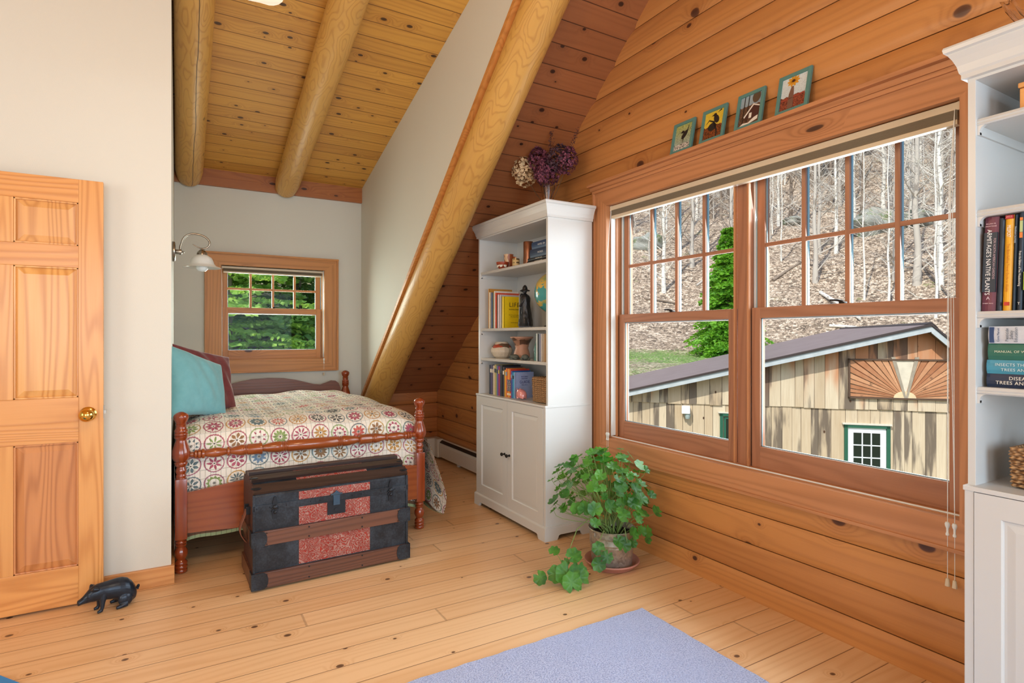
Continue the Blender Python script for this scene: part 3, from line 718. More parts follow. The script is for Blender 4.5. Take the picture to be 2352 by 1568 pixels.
# right-hand bookcase
GR = 'upright books on the right bookcase'
def rbook(l_, c_, yb_, w_, h_, tilt, x=2.02, tx=(), rough=.4):
    t = thing('book', l_, 'book', (x, yb_, 1.3452), 0, GR); cm = pm(c_, rough, 0, .08, 60)
    m = MB(); m.box(0, .18, -w_, -w_+.003, 0, h_); m.box(0, .18, -.003, 0, 0, h_); m.prism([(0, -w_), (-.004, -w_*.75), (-.005, -w_*.5), (-.004, -w_*.25), (0, 0), (.003, 0), (.003, -w_)], 'Z', 0, h_); m.done('cover', cm, t)
    bx('pages', PG, t, .003, .175, -w_+.003, -.003, .003, h_-.004)
    for e in tx:
        if e[0] == 'band': bx('spine_label', pm(e[1], .5), t, -.0072, -.001, -w_+e[4] if len(e) > 4 else -w_+.001, -.001-(e[5] if len(e) > 5 else 0), e[2], e[3])
        else: text(e[1], e[2], pm(e[3], .6, 0, 0), t, (-.0078, -w_*e[5] , e[4]), *(((0, 0, -1), (0, -1, 0)) if not (len(e) > 7 and e[7]) else ((0, -1, 0), (0, 0, 1))), sx=e[6] if len(e) > 6 else 1)
    t.rotation_euler = (-tilt*0, 0, 0); t.rotation_euler = (tilt, 0, 0); return t
rbook('maroon plant reference book leaning at the left end of the right bookcase shelf', '#6e2f3e', .7535, .033, .270, .035, tx=(('band', '#2e3742', .055, .225), ('t', "ARMITAGE'S NATIVE PLANTS", .0158, '#e8e6e2', .140, .40, .92), ('t', 'FOR NORTH AMERICAN GARDENS', .0078, '#b9a0a6', .150, .80, .95), ('t', 'ALLAN M.', .0055, '#d9b8bc', .250, .5, 1, True), ('t', 'ARMITAGE', .0055, '#d9b8bc', .243, .5, 1, True), ('t', 'TIMBER PRESS', .0042, '#d9b8bc', .022, .5, 1, True), ('t', 'A', .013, '#d9c0c4', .037, .5, 1, True)))
rbook('dark blue book between the maroon and yellow spines', '#1d2a38', .7195, .014, .262, .030)
rbook('yellow travel guide with red top band on the right bookcase', '#eeb01c', .7040, .0195, .268, .028, tx=(('band', '#b3262a', .257, .2675), ('t', 'MILEPOST', .0125, '#f7f3e8', .222, .5, .62), ('t', 'The Best-Selling Travel Guide to Alaska', .0088, '#c9781c', .120, .5, .95), ('band', '#c73a28', .014, .024, .004, .003), ('t', '2025', .007, '#e9a0a0', .2625, .5, 1, True)))
rbook('thin navy book just right of the yellow guide', '#22313f', .6828, .0085, .266, .025, tx=(('t', 'Northern Journeys', .006, '#b9c4cc', .21, .5),))
rbook('dark gardening book with orange and green title blocks', '#1f2c3a', .6730, .013, .270, .022, tx=(('band', '#e8863a', .248, .256, .003, .003), ('band', '#b9c98a', .216, .247, .003, .003), ('band', '#e8863a', .200, .215, .003, .003), ('t', 'From the Editors of Fine Woodworking', .0075, '#e4e4dc', .115, .5, .8), ('t', 'T', .010, '#d9d9d0', .018, .5, 1, True)))
rbook('black book with lime green label near the right edge', '#232a33', .6585, .019, .270, .018, tx=(('band', '#9cc23c', .055, .105, .002, .0), ('band', '#e8863a', .25, .262, .003, .010), ('t', 'A MASTER', .006, '#e6f0c8', .08, .6)))
rbook('dark grey book at the right end, partly cut off', '#30343a', .6380, .024, .262, .012)
GF = 'books lying in a pile on the right bookcase'
def fbook(l_, c_, yh, z0, T_, tx, x=2.03):
    t = thing('book', l_, 'book', (x, yh, z0), 0, GF); cm = pm(c_, .45, 0, .1, 50); Lg = .27
    m = MB(); m.box(0, .19, -Lg, 0, 0, .003); m.box(0, .19, -Lg, 0, T_-.003, T_); m.prism([(0, 0), (-.004, T_*.25), (-.005, T_*.5), (-.004, T_*.75), (0, T_), (.003, T_), (.003, 0)], 'Y', -Lg, 0); m.done('cover', cm, t)
    bx('pages', PG, t, .003, .185, -Lg+.004, -.004, .003, T_-.003)
    for e in tx:
        if e[0] == 'band': bx('spine_label', pm(e[1], .5), t, -.0068, -.001, -e[3], -e[2], .002, T_-.002)
        elif e[0] == 'v': text(e[1], e[2], pm(e[3], .6), t, (-.0072, -e[4], T_*.5), (0, 0, 1), (0, 1, 0))
        else: text(e[1], e[2], pm(e[3], .6), t, (-.0058, -e[4], T_*e[5]), (0, -1, 0), (0, 0, 1), align='LEFT', kern=1.08)
fbook('dark navy book on trees at the bottom of the lying pile', '#22304a', .744, 1.1262, .0385, (('t', 'DISEASES OF', .0135, '#ece8dc', .052, .70), ('t', 'TREES AND SHRUBS', .0135, '#ece8dc', .022, .36)))
fbook('turquoise book on insects, second from bottom of the lying pile', '#4796ae', .744, 1.1652, .0395, (('t', 'INSECTS THAT FEED ON', .0115, '#cfe2e4', .020, .66), ('t', 'TREES AND SHRUBS', .0115, '#cfe2e4', .034, .30)))
fbook('green and gold woody plants manual, second from top of the lying pile', '#2c6a58', .741, 1.2052, .0465, (('t', 'MANUAL OF WOODY LANDSCAPE', .0095, '#d6dfc4', .016, .5),))
fbook('white safety manual with navy end on top of the lying pile', '#cfd3da', .738, 1.2521, .0485, (('band', '#24406c', .003, .013), ('v', 'Core Manual', .0075, '#24406c', .024), ('v', 'Pesticide', .0105, '#6a7078', .044), ('v', 'Safety', .0105, '#6a7078', .054), ('v', 'Education', .0105, '#6a7078', .064)), x=2.025)

# woven baskets
def woven(name_col, dark_):
    n = NT('woven_'+name_col.strip('#'), .75); x, y, z = n.coord(); u = (x+y)*55.; v = z*75.; r_ = v.floor(); par = (r_*.5).fract()*2.
    wv = ((u+par*.5)*6.283).sin()*.5+.5; e = ((v.fract()-.5)*2.).abs()
    h = wv*.7+(e*-1.+1.)*.6; f = n.noise(n.vec(x*90, y*90, z*90), 1, 2)
    n.base(n.mix((h*.75+f*.3-.1).clamp(), dark_, name_col)).bump(h, .006, 1); return n.mat
BW = woven('#c79a68', '#4f3018')
def basket(label, c, hx, hy, h, handle=None):
    t = thing('woven_basket', label, 'basket', c); m = MB(); n = 40
    def rect(k, g):
        s_ = k/n*4; i = int(s_) % 4; f = s_-int(s_); P_ = [(-1, -1), (1, -1), (1, 1), (-1, 1)]; p, q = P_[i], P_[(i+1) % 4]
        return ((p[0]+(q[0]-p[0])*f)*(hx+g), (p[1]+(q[1]-p[1])*f)*(hy+g))
    prof = [(-.012, 0), (-.002, .004)]
    rows = 11
    for j in range(rows):
        z0, z1 = .004+(h-.01)*j/rows, .004+(h-.01)*(j+1)/rows; fl = .004*j/rows
        prof += [(fl+.0005, z0), (fl+.0045, (z0+z1)/2), (fl+.0005, z1)]
    prof += [(.006, h), (-.004, h+.002), (-.006, h-.004), (-.008, .01)]
    rings = [[m.b.verts.new((*rect(k, g+(.0022*sin(k*2.4+int(i/3)*pi) if 2 <= i < len(prof)-4 else 0)), z)) for k in range(n)] for i, (g, z) in enumerate(prof)]
    for a, b in zip(rings, rings[1:]):
        for k in range(n): m._f((a[k], a[(k+1) % n], b[(k+1) % n], b[k]))
    m._f(rings[0]); m._f(rings[-1]); m.done('basket_body', BW, t, smooth=True, ang=60)
    if handle:
        m = MB(); pts = [(-hx*.0, hy*.85*cos(a), h-.02+handle*sin(a)) for a in [pi*k/16 for k in range(17)]]
        m.tube(pts, [.007+.0012*(k % 2) for k in range(17)], 8); m.done('handle', BW, t, smooth=True)
    return t
basket('square woven rush basket at the near end of the lowest open shelf', (2.108, 3.104, .8425), .082, .098, .165)
basket('woven basket with an arched handle on the right bookcase counter', (2.13, .578, .8425), .085, .112, .115, .085)

# ------------------------------------------------ small things on the left bookcase
def pot(name, label, cat, c, prof, mat, n=28, sy=1, ang=50, **k):
    m = MB(); m.lathe(prof, (0, 0, 0), n, sy=sy); o = m.done(name, mat, None, smooth=True, ang=ang); o.location = c; return tag(o, label, cat, **k)
def band_mat(base, band, z0, z1, extra=None, wav=0):
    n = NT('painted_pottery', .45); x, y, z = n.coord(); b = n.noise(n.vec(x*14, y*14, z*14), 1, 2)
    zz = z+(b-.5)*wav; mk = zz.step(z0, z0+.003)*zz.step(z1, z1-.003)
    col = n.mix(mk, base, band)
    if extra: col = n.mix(mk*n.noise(n.vec(x*30, y*30, z*30), 1, 0).step(.52, .56), col, extra)
    n.base(n.mix(n.noise(n.vec(x*90, y*90, z*90), 1, 2)*.25, col, '#6b4a34')).bump(b, .0006, .4); return n.mat
def wav_mat(a, b, sc=120, amp=6):
    n = NT('glazed_swirl', .3); x, y, z = n.coord(); t_ = (y*sc+n.noise(n.vec(x*20, y*20, z*30), 1, 1)*amp)
    n.base(n.mix((t_.sin()*.5+.5).step(.35, .65), a, b)).bump(t_.sin(), .001, .4); return n.mat
t = thing('painted_bowl', 'small red bowl painted with white and black oval faces', 'bowl', (2.040, 3.640, 1.7622))
m = MB(); m.lathe([(.0001, 0), (.026, 0), (.028, .006), (.040, .022), (.046, .044), (.047, .052), (.044, .052), (.042, .044), (.036, .022), (.0001, .010)], n=28); m.done('bowl_body', pm('#9c3f20', .35), t, smooth=True)
for k, an in enumerate((-170, -135, -95)):
    a_ = radians(an); cc = Vector((cos(a_)*.0415, sin(a_)*.0415, .027))
    m = MB(); m.ball((0, 0, 0), .0125, 12, (.22, 1, 1.35)); o = m.done('painted_face', pm('#e9e2d4', .4), t, smooth=True); o.location = cc; o.rotation_euler = (0, radians(-28), a_)
    for s_ in (-.004, .004):
        m = MB(); m.ball((.0028, s_, .004), .0024, 8); q = m.done('painted_eye', M['dark'], o, smooth=True)
t = thing('clay_mug', 'tall brown mug with orange and white wavy glaze behind the red bowl', 'mug', (2.125, 3.700, 1.7622))
wm = wav_mat('#a45a34', '#e6c09a')
m = MB(); m.lathe([(.0001, 0), (.032, 0), (.036, .02), (.033, .07), (.036, .115), (.037, .122), (.034, .122), (.031, .07), (.032, .02), (.0001, .008)], n=26); m.done('mug_body', wm, t, smooth=True)
m = MB(); m.tube([(.020, -.028, .10), (.03, -.050, .095), (.034, -.062, .070), (.030, -.058, .035), (.020, -.030, .022)], [.007, .0075, .008, .0075, .007], 8); m.done('handle', wm, t, smooth=True)
_n = NT('dotted_cup', .5); _x, _y, _z = _n.coord(); CUPM = _n.base(_n.mix(((_z*260.).sin()).step(.2, .5)*((_y*420.).sin()).step(.2, .5), '#cdb27c', '#4a3620')).mat
pot('small_cup', 'tiny beige cup with dark dotted rows beside the copper cylinder', 'cup', (2.055, 3.475, 1.7622), [(.0001, 0), (.024, 0), (.026, .004), (.026, .058), (.024, .060), (.022, .056), (.022, .008), (.0001, .006)], CUPM)
nm = NT('hammered_copper', .35, .75); _x, _y, _z = nm.coord(); _f = nm.noise(nm.vec(_x*60, _y*60, _z*25), 1, 3); nm.base(nm.mix(_f, '#6b4030', '#a87458')).bump(_f, .002, .6)
pot('copper_cylinder', 'tall mottled copper cylinder on the top shelf', 'cylinder', (2.105, 3.392, 1.7622), [(.0001, 0), (.034, 0), (.035, .004), (.034, .08), (.0345, .168), (.033, .171), (.030, .170), (.030, .14), (.0001, .14)], nm.mat)
pot('clay_pot', 'round white pot with tan and red painted shoulder band', 'pot', (2.118, 3.795, 1.1122), [(.0001, 0), (.045, 0), (.062, .012), (.080, .045), (.082, .062), (.072, .088), (.050, .112), (.044, .122), (.040, .122), (.043, .112), (.03, .05), (.0001, .02)], band_mat('#ddd0bb', '#6e5540', .078, .108, '#b84a30', .035), 14, ang=20)
pot('clay_vase', 'flared pinkish clay vase with dark leaf marks under its rim', 'vase', (2.145, 3.545, 1.1122), [(.0001, 0), (.040, 0), (.056, .010), (.060, .032), (.052, .060), (.046, .078), (.054, .110), (.072, .145), (.084, .152), (.085, .160), (.078, .162), (.06, .14), (.04, .08), (.0001, .02)], band_mat('#c9967c', '#5a4032', .098, .148, '#a87b62', .05), 32)
gs = pm('#5f645c', .7, 0, .2, 40, .002)
def frogstone(label, c, s_, rz):
    m = MB(); m.ball((0, 0, .016*s_), .028*s_, 14, (1, .75, .6)); m.ball((.020*s_, 0, .020*s_), .015*s_, 10, (1, .9, .8))
    for a_, b_ in ((1, 1), (1, -1), (-1, 1), (-1, -1)): m.ball((a_*.016*s_, b_*.020*s_, .007*s_), .009*s_, 8, (1.3, .8, .75))
    o = m.done('stone_frog', gs, None, smooth=True); o.location = c; o.rotation_euler = (0, 0, rz); return tag(o, label, 'figurine', 'grey stone figures on the pottery shelf')
frogstone('dark grey stone frog figure in front of the pinkish vase', (2.045, 3.475, 1.1124), 1.15, radians(120)); frogstone('lighter grey stone frog figure between vase and teal bottle', (2.045, 3.335, 1.1124), 1.25, radians(60))
gm = NT('teal_bottle_glass', .1); gm.b.inputs['Transmission Weight'].default_value = .75; _x, _y, _z = gm.coord(); gm.base(gm.mix(gm.noise(gm.vec(_x*80, _y*80, _z*80), 1, 2), '#5fb0ac', '#a8dcd6')).bump(gm.voro(gm.vec(_x*90, _y*90, _z*90))[0], .002, .8)
pot('glass_bottle', 'slim teal glass bottle left of the books on the pottery shelf', 'bottle', (2.075, 3.232, 1.1122), [(.0001, 0), (.019, 0), (.021, .006), (.021, .085), (.016, .105), (.008, .125), (.0075, .165), (.010, .168), (.010, .176), (.0001, .177)], gm.mat, 20)
# pink pig figurine
PK = pm('#d98b86', .15, 0, .05, 20, 0, .5, .6)
t = skin('ceramic_pig', [[((-.034, 0, .045), .012), ((-.022, 0, .043), .022), ((0, 0, .038), .034), ((.024, 0, .036), .030), ((.040, 0, .040), .012)], [((-.022, 0, .043), .022), ((-.018, .018, .012), .009), ((-.018, .020, .004), .009)], [((-.022, 0, .043), .022), ((-.018, -.018, .012), .009), ((-.018, -.020, .004), .009)], [((.024, 0, .036), .030), ((.024, .018, .010), .009), ((.024, .020, .004), .009)], [((.024, 0, .036), .030), ((.024, -.018, .010), .009), ((.024, -.020, .004), .009)], [((-.022, 0, .043), .022), ((-.020, .014, .066), .006), ((-.026, .018, .074), .003)], [((-.022, 0, .043), .022), ((-.020, -.014, .066), .006), ((-.026, -.018, .074), .003)]], PK, None, 2)
t.location = (2.022, 3.348, .8460); t.rotation_euler = (0, 0, radians(-68)); tag(t, 'glossy pink ceramic pig standing before the pale blue guide book', 'figurine')
# globe
t = thing('globe', 'desk globe with tan land and teal sea behind the dark statue', 'globe', (2.165, 3.145, 1.3352))
gn = NT('globe_map', .25); x, y, z = gn.coord(); f_ = gn.noise(gn.vec(x*7+4.4, y*7+1.2, z*7+.8), 1, 4, .55); ld = f_.step(.455, .465)
lc = gn.mix(gn.noise(gn.vec(x*40, y*40, z*40), 1, 3), '#caa23c', '#d9bf6e'); lc = gn.mix(gn.noise(gn.vec(x*11, y*11, z*11), 1, 2).step(.5, .7), lc, '#7fa06a')
gn.base(gn.mix(ld, '#3d9a9c', lc)); gn.b.inputs['Coat Weight'].default_value = .6
m = MB(); m.ball((0, 0, 0), .142, 40); o = m.done('globe_sphere', gn.mat, t, smooth=True); o.location = (0, 0, .228); o.rotation_euler = (radians(20), 0, radians(135))
m = MB(); m.tube([(0, .148*cos(a)+.0, .228+.148*sin(a)) for a in [radians(d) for d in range(-90, 95, 10)]], .005, 8); m.done('meridian_arm', M['brass'], t, smooth=True)
m = MB(); m.lathe([(.0001, 0), (.075, 0), (.078, .010), (.05, .018), (.018, .026), (.012, .05), (.010, .085), (.0001, .086)], n=28); m.done('stand', pm('#2b2320', .35), t, smooth=True)
# statue of a robed wanderer with a child
ST = NT('dark_bronze', .32, .35); x, y, z = ST.coord(); f_ = ST.noise(ST.vec(x*70, y*70, z*40), 1, 3); ST.base(ST.mix(f_, '#15161a', '#3b3d42')).bump(f_, .004, .9); ST = ST.mat
t = thing('statue', 'dark bronze statue of a cloaked hatted figure with staff and small companion', 'statue', (2.085, 3.400, 1.3352), radians(-30))
bx('statue_base', ST, t, -.045, .045, -.085, .115, 0, .012, bev=.004)
m = MB()
for i_, (rr, zz) in enumerate(()): pass
def robe(c, prof, folds, name):
    m = MB(); n = 40; R = []
    for r_, z_, cx, cy in prof:
        R.append([m.b.verts.new((c[0]+cx+r_*cos(2*pi*k/n)*(1+.10*sin(folds*2*pi*k/n+z_*30)*(1-z_/.3)), c[1]+cy+1.15*r_*sin(2*pi*k/n)*(1+.10*sin(folds*2*pi*k/n+z_*30)*(1-z_/.3)), z_)) for k in range(n)])
    for a, b in zip(R, R[1:]):
        for k in range(n): m._f((a[k], a[(k+1) % n], b[(k+1) % n], b[k]))
    m._f(R[0]); m._f(R[-1]); return m.done(name, ST, t, smooth=True)
robe((0, -.01, 0), [(.050, .012, 0, -.006), (.047, .05, 0, -.003), (.041, .10, 0, 0), (.035, .15, 0, 0), (.036, .18, 0, 0), (.037, .205, 0, 0), (.029, .222, 0, 0), (.013, .234, -.002, 0), (.009, .24, -.003, 0)], 7, 'robe')
m = MB(); m.ball((-.004, -.01, .253), .016, 16, (1, .9, 1.15)); m.ball((-.021, -.01, .251), .0045, 8); m.prism([(-.016, .246), (-.004, .244), (-.010, .205)], 'Y', -.018, -.002)
m.done('head', ST, t, smooth=True)
m = MB(); m.lathe([(.0001, .258), (.036, .254), (.035, .259), (.019, .266), (.017, .278), (.011, .290), (.0001, .298)], (-.002, -.01, 0), 24); m.done('hat', ST, t, smooth=True)
skin('arm', [[((0, .018, .212), .011), ((-.012, .045, .190), .009), ((-.020, .055, .215), .007), ((-.020, .058, .228), .009)]], ST, t, 2)
skin('arm', [[((0, -.036, .212), .011), ((-.020, -.045, .175), .009), ((-.036, -.030, .150), .007), ((-.040, -.026, .146), .009)]], ST, t, 2)
m = MB(); m.tube([(-.042, -.026, .012), (-.041, -.026, .10), (-.040, -.026, .23)], .003, 8); m.done('staff', pm('#8d8f90', .4, .6), t, smooth=True)
m = MB(); m.ball((-.022, .062, .222), .020, 14, (.8, 1, 1.1)); m.tube([(-.022, .066, .22), (-.014, .078, .18), (-.004, .06, .15)], [.016, .014, .006], 8); m.done('bundle', ST, t, smooth=True)
robe((-.012, .075, 0), [(.026, .012, 0, 0), (.022, .04, 0, 0), (.021, .07, 0, 0), (.023, .095, 0, 0), (.018, .115, 0, 0), (.008, .125, 0, 0)], 5, 'companion_robe')
m = MB(); m.ball((-.013, .075, .136), .014, 14, (1, .9, 1.1)); m.lathe([(.0001, .136), (.020, .137), (.016, .146), (.006, .156), (.0001, .158)], (-.012, .075, 0), 18); m.done('companion_head', ST, t, smooth=True)
# ------------------------------------------------ bed
t = thing('bed', 'cannonball style maple bed with turned posts and spindle foot rail in the alcove', 'bed')
def post(x, y, top, dz):
    P_ = [(.0001, 0), (.026, .001), (.030, .004), (.031, .018), (.027, .022), (.031, .027), (.032, .038), (.027, .043), (.031, .049), (.031, .058), (.024, .066), (.021, .072), (.028, .084), (.033, .100), (.032, .118), (.024, .134), (.021, .140), (.027, .144), (.0275, .152), (.022, .156), (.028, .161), (.028, .170), (.023, .174), (.028, .180), (.029, .186)]
    U = [(.029, .500), (.024, .508), (.024, .513), (.0265, .520), (.024, .528), (.022, .533), (.026, .540), (.027, .552), (.023, .562), (.0215, .570), (.028, .576), (.031, .584), (.033, .592), (.029, .598), (.036, .606), (.044, .622), (.0455, .640), (.042, .662), (.033, .690), (.026, .712), (.026, .720), (.031, .724), (.032, .734), (.028, .737), (.033, .742), (.033, .751), (.029, .754), (.032, .759), (.032, .768), (.026, .774), (.025, .790), (.028, .798), (.0235, .803), (.026, .810), (.035, .826), (.0375, .842), (.034, .852), (.024, .860), (.012, .866), (.0001, .868)]
    m = MB(); m.lathe(P_, (x, y, 0), 28); m.lathe([(r, z+dz) for r, z in U], (x, y, 0), 28); m.box(x-.029, x+.029, y-.029, y+.029, .182, .506+dz, bev=.005)
    o = m.done('post', M['cherryZ'], t, smooth=True, ang=55)
for x, y, dz in ((.012, 3.575, 0), (1.385, 3.605, 0), (.012, 5.56, .085), (1.385, 5.56, .085)): post(x, y, 0, dz)
m = MB(); seg = [(.014, 0), (.014, .022), (.024, .030), (.024, .038), (.019, .041), (.026, .046), (.026, .056), (.020, .060), (.027, .065), (.026, .075), (.018, .080), (.022, .092), (.0275, .125), (.026, .150), (.019, .178), (.017, .184), (.026, .190), (.026, .198), (.017, .204), (.020, .215), (.028, .245), (.031, .262), (.0315, .275), (.028, .279), (.032, .285), (.028, .290), (.032, .296), (.0315, .350), (.034, .356), (.034, .368), (.020, .374), (.020, .380), (.026, .402), (.032, .440), (.033, .470), (.029, .476), (.034, .483), (.029, .489), (.034, .496), (.029, .502), (.034, .510), (.034, .640)]
Lr = 1.300; pr_ = seg+[(r, Lr-h) for r, h in reversed(seg)]
m.lathe(pr_, (.048, 3.59, .628), 24, 'X'); m.done('foot_rail', M['cherryX'], t, smooth=True, ang=50)
m = MB(); n = 24; top = [(.035+1.325*i/n, .425+.055*sin(pi*i/n)) for i in range(n+1)]
m.prism([(.035, .205)]+[(.035+1.325*i/12, .205-.012*sin(2*pi*i/12)**2) for i in range(1, 12)]+[(1.36, .205)]+top[::-1], 'Y', 3.578, 3.600); m.done('footboard', M['cherryX'], t)
hp = [(.045, .66), (.045, .70), (.055, .80), (.07, .845), (.10, .868), (.14, .872), (.19, .852), (.24, .838), (.30, .845), (.38, .868), (.46, .890), (.56, .908), (.695, .915)]
m = MB(); poly = [(.045, .30)]+[(x, z-.012) for x, z in hp]+[(1.39-x+.0, z-.012) for x, z in hp[-2::-1]]+[(1.345, .30)]
m.prism(poly, 'Y', 5.55, 5.572); m.done('headboard', M['cherrydk'], t, smooth=True, ang=30)
for x in (.02, 1.365): bx('side_rail', M['cherryX'], t, x-.012, x+.012, 3.60, 5.55, .22, .36, bev=.002)
settle(t, (.7, 4.58, 0))
o = bx('mattress', pm('#cfcac0', .8), None, .055, 1.345, 3.665, 5.53, .365, .735, bev=.05); tag(o, 'mattress under the circle patterned quilt', 'mattress')
m = MB()
for i in range(9): m.box(.035, 1.35, 3.70+i*.21, 3.78+i*.21, .345, .362)
m = m.done('bed_slats', M['base'], None); tag(m, 'wooden slats carrying the mattress under the quilt', 'bed slats', kind='stuff')

# quilt with rings and petals
qn = NT('quilt', .85); tcq = qn.new('ShaderNodeUVMap'); sq = qn.new('ShaderNodeSeparateXYZ'); qn.t.links.new(tcq.outputs[0], sq.inputs[0])
u, v = E(qn.t, sq.outputs[0]), E(qn.t, sq.outputs[1]); cs_ = .116
cu_, cv_ = u/cs_, v/cs_; iu, iv = cu_.floor(), cv_.floor(); lx, ly = cu_.fract()-.5, cv_.fract()-.5
w1 = qn.white(qn.vec(iu, iv, 3.)); w2 = qn.white(qn.vec(iu, iv, 9.))
r_ = (lx*lx+ly*ly).m('SQRT'); an = ly.m('ARCTAN2', lx)
PAL = [(0, '#a83058'), (.22, '#4a6a72'), (.38, '#7d9a4a'), (.52, '#2e3a40'), (.64, '#8a5a20'), (.76, '#c2453a'), (.86, '#5c7f9c'), (.93, '#c08a30')]
PAL2 = [(0, '#a8365c'), (.3, '#6c9298'), (.5, '#c9943c'), (.65, '#50707a'), (.8, '#a04a6a'), (.9, '#8aa860')]
npet = (w2[1]*3.).floor()*2.+7.; wob = (lx*60.).sin()*.006+(ly*70.).sin()*.006
ring = (r_-.425+wob).abs().lt(.026); ring2 = (r_-.455+wob).abs().lt(.008)
aa_ = (an*npet/6.2832).fract()-.5; lat = aa_.abs()*r_*(npet.m('POWER', -1.)*6.2832)
rr_ = ((r_-.07)/.30).clamp(); lens = (rr_.pow(w1[1]*.8+.7)*3.1416).sin()*(w1[2]*.040+.040)
pet = lat.lt(lens+wob*.5)*r_.gt(.075)*r_.lt(.372); dash = w2[0].gt(.86)*r_.gt(.24); pet = pet*(w1[0].gt(.82)*r_.lt(.22)*-1.+1.)
dot = r_.lt(.035)+(r_-.060).abs().lt(.010)*w1[0].gt(.5); dot = dot.clamp()
tx_ = (u*700.).sin()*(v*700.).sin()*.5+.5; hb = ((an*npet*3.).sin())*.5+.5
cream = qn.mix(qn.noise(qn.vec(u*9, v*9, 0), 1, 2), '#e4dcca', '#f6f2e8'); cream = qn.mix(((u/.026).fract().lt(.05)+(v/.052).fract().lt(.03)).clamp()*.25, cream, '#a89c86')
c_ = qn.mix(ring*.85, cream, qn.ramp(w1[0], PAL2, 'CONSTANT')); c_ = qn.mix(ring2*.5, c_, qn.ramp(w2[2], PAL, 'CONSTANT'))
c_ = qn.mix(pet*(tx_*.2+.8), c_, qn.ramp(w2[0], PAL, 'CONSTANT')); c_ = qn.mix(dot, c_, '#3a3028')
# hem bands stored in the third uv coordinate substitute: a vertex attribute
at = qn.new('ShaderNodeAttribute'); at.attribute_name = 'hem'; hm = E(qn.t, at.outputs['Fac'])
c_ = qn.mix(hm.gt(.02)*hm.lt(1.), c_, '#7a5a42'); c_ = qn.mix(hm.gt(.45), c_, '#a9b98a')
sc_ = ((u/.026).fract()-.5).abs().step(.38, .5)+((v/.052).fract()-.5).abs().step(.42, .5); pu = qn.noise(qn.vec(u*26, v*26, 0), 1, 3)
qn.base(c_).bump(pu*.8-sc_*.55+ring*.15+pet*.12, .006, .8)
M['quilt'] = qn.mat
def topz(x, y):
    f = (y-3.66)/(5.52-3.66); z = .792-.012*f+.010*sin(x*7+1)*sin(y*5)+.006*sin(x*17+y*9)
    e = max(0, (x-1.22)/.2); z -= .075*min(1, e)**2.2
    e = max(0, (.14-x)/.14); z -= .04*min(1, e)**2
    e = max(0, (3.86-y)/.20); z -= .060*min(1, e)**2
    e = max(0, (y-5.38)/.14); z -= .02*min(1, e)**2
    return z
hemv = {}
def quilt():
    m = MB(); m.uv = m.b.loops.layers.uv.new('UVMap'); hl = m.b.verts.layers.float.new('hem')
    def patch(fn, nu, nv):
        g = [[None]*(nv+1) for _ in range(nu+1)]; uvs = {}
        for i in range(nu+1):
            for j in range(nv+1):
                p, uv, hm_ = fn(i/nu, j/nv); w = m.b.verts.new(p); w[hl] = hm_; g[i][j] = w; uvs[(i, j)] = uv
        for i in range(nu):
            for j in range(nv):
                f = m._f((g[i][j], g[i+1][j], g[i+1][j+1], g[i][j+1]))
                if f:
                    for l, k in zip(f.loops, ((i, j), (i+1, j), (i+1, j+1), (i, j+1))): l[m.uv].uv = uvs[k]
    XL, XR, YF, YB = .035, 1.40, 3.665, 5.53
    def top(a, b):
        x, y = XL+(XR-XL)*a, YF+(YB-YF)*b; return (x, y, topz(x, y)), (x, y-3.665), 0
    patch(top, 44, 60)
    def foot(a, b):      # hangs behind the foot rail and the footboard
        x = XL+(XR-XL)*a; L = .60*b; z0 = topz(x, YF); k = min(1, L/.05)
        y = YF-.030*sin(k*pi/2)-.004-.004*sin(x*22)*b; hang = .565+.02*sin(pi*a); z = z0-hang*b**1.0+.0
        return (x, y if z > .5 else max(y, 3.612), z), (x, -L), (0 if L < .565 else (L-.565)/.035)
    patch(foot, 44, 40)
    def right(a, b):
        y = (YF-.03)+(YB-YF+.03)*a; L = .70*b; z0 = topz(XR, max(y, YF)); fr = max(0, 1-(y-YF)/.55)
        zt = z0-.035*sin(min(1, L/.06)*pi/2)
        fl = .028+.05*sin(min(1, L/.1)*pi/2)*.5+ (.03+.115*fr)*sin(min(1, b)*pi*.62)*b**.5-.05*fr*max(0, b-.72)/.28
        fl += .014*sin(y*13)*b; hang = .600+.035*fr
        z = zt-hang*b; yy = y-.05*fr*b*(1 if a < .25 else 0)
        return (XR+fl*min(1, b*6), yy, max(.075, z)), (1.40+.02+L, y-3.665), (0 if L < .665 else (L-.665)/.035)
    patch(right, 60, 36)
    def left(a, b):
        y = (YF-.118)+(YB-YF+.118)*a; L = .70*b; fr = max(0, 1-(y-YF)/.3); z0 = topz(XL, max(y, YF))
        x = XL-.012-.030*min(1, b*5)-.004*sin(y*15)*b
        return (max(x-.012, -.0300), y, z0-.02-(.60)*b), (XL-.02-L, y-3.665), (0 if L < .665 else (L-.665)/.035)
    patch(left, 60, 30)
    bmesh.ops.remove_doubles(m.b, verts=m.b.verts, dist=.0008)
    o = m.done('quilt', M['quilt'], None, smooth=True, ang=80, fixn=True); return o
q = quilt(); tag(q, 'cream quilt with rows of coloured circle flowers spread over the bed', 'quilt')

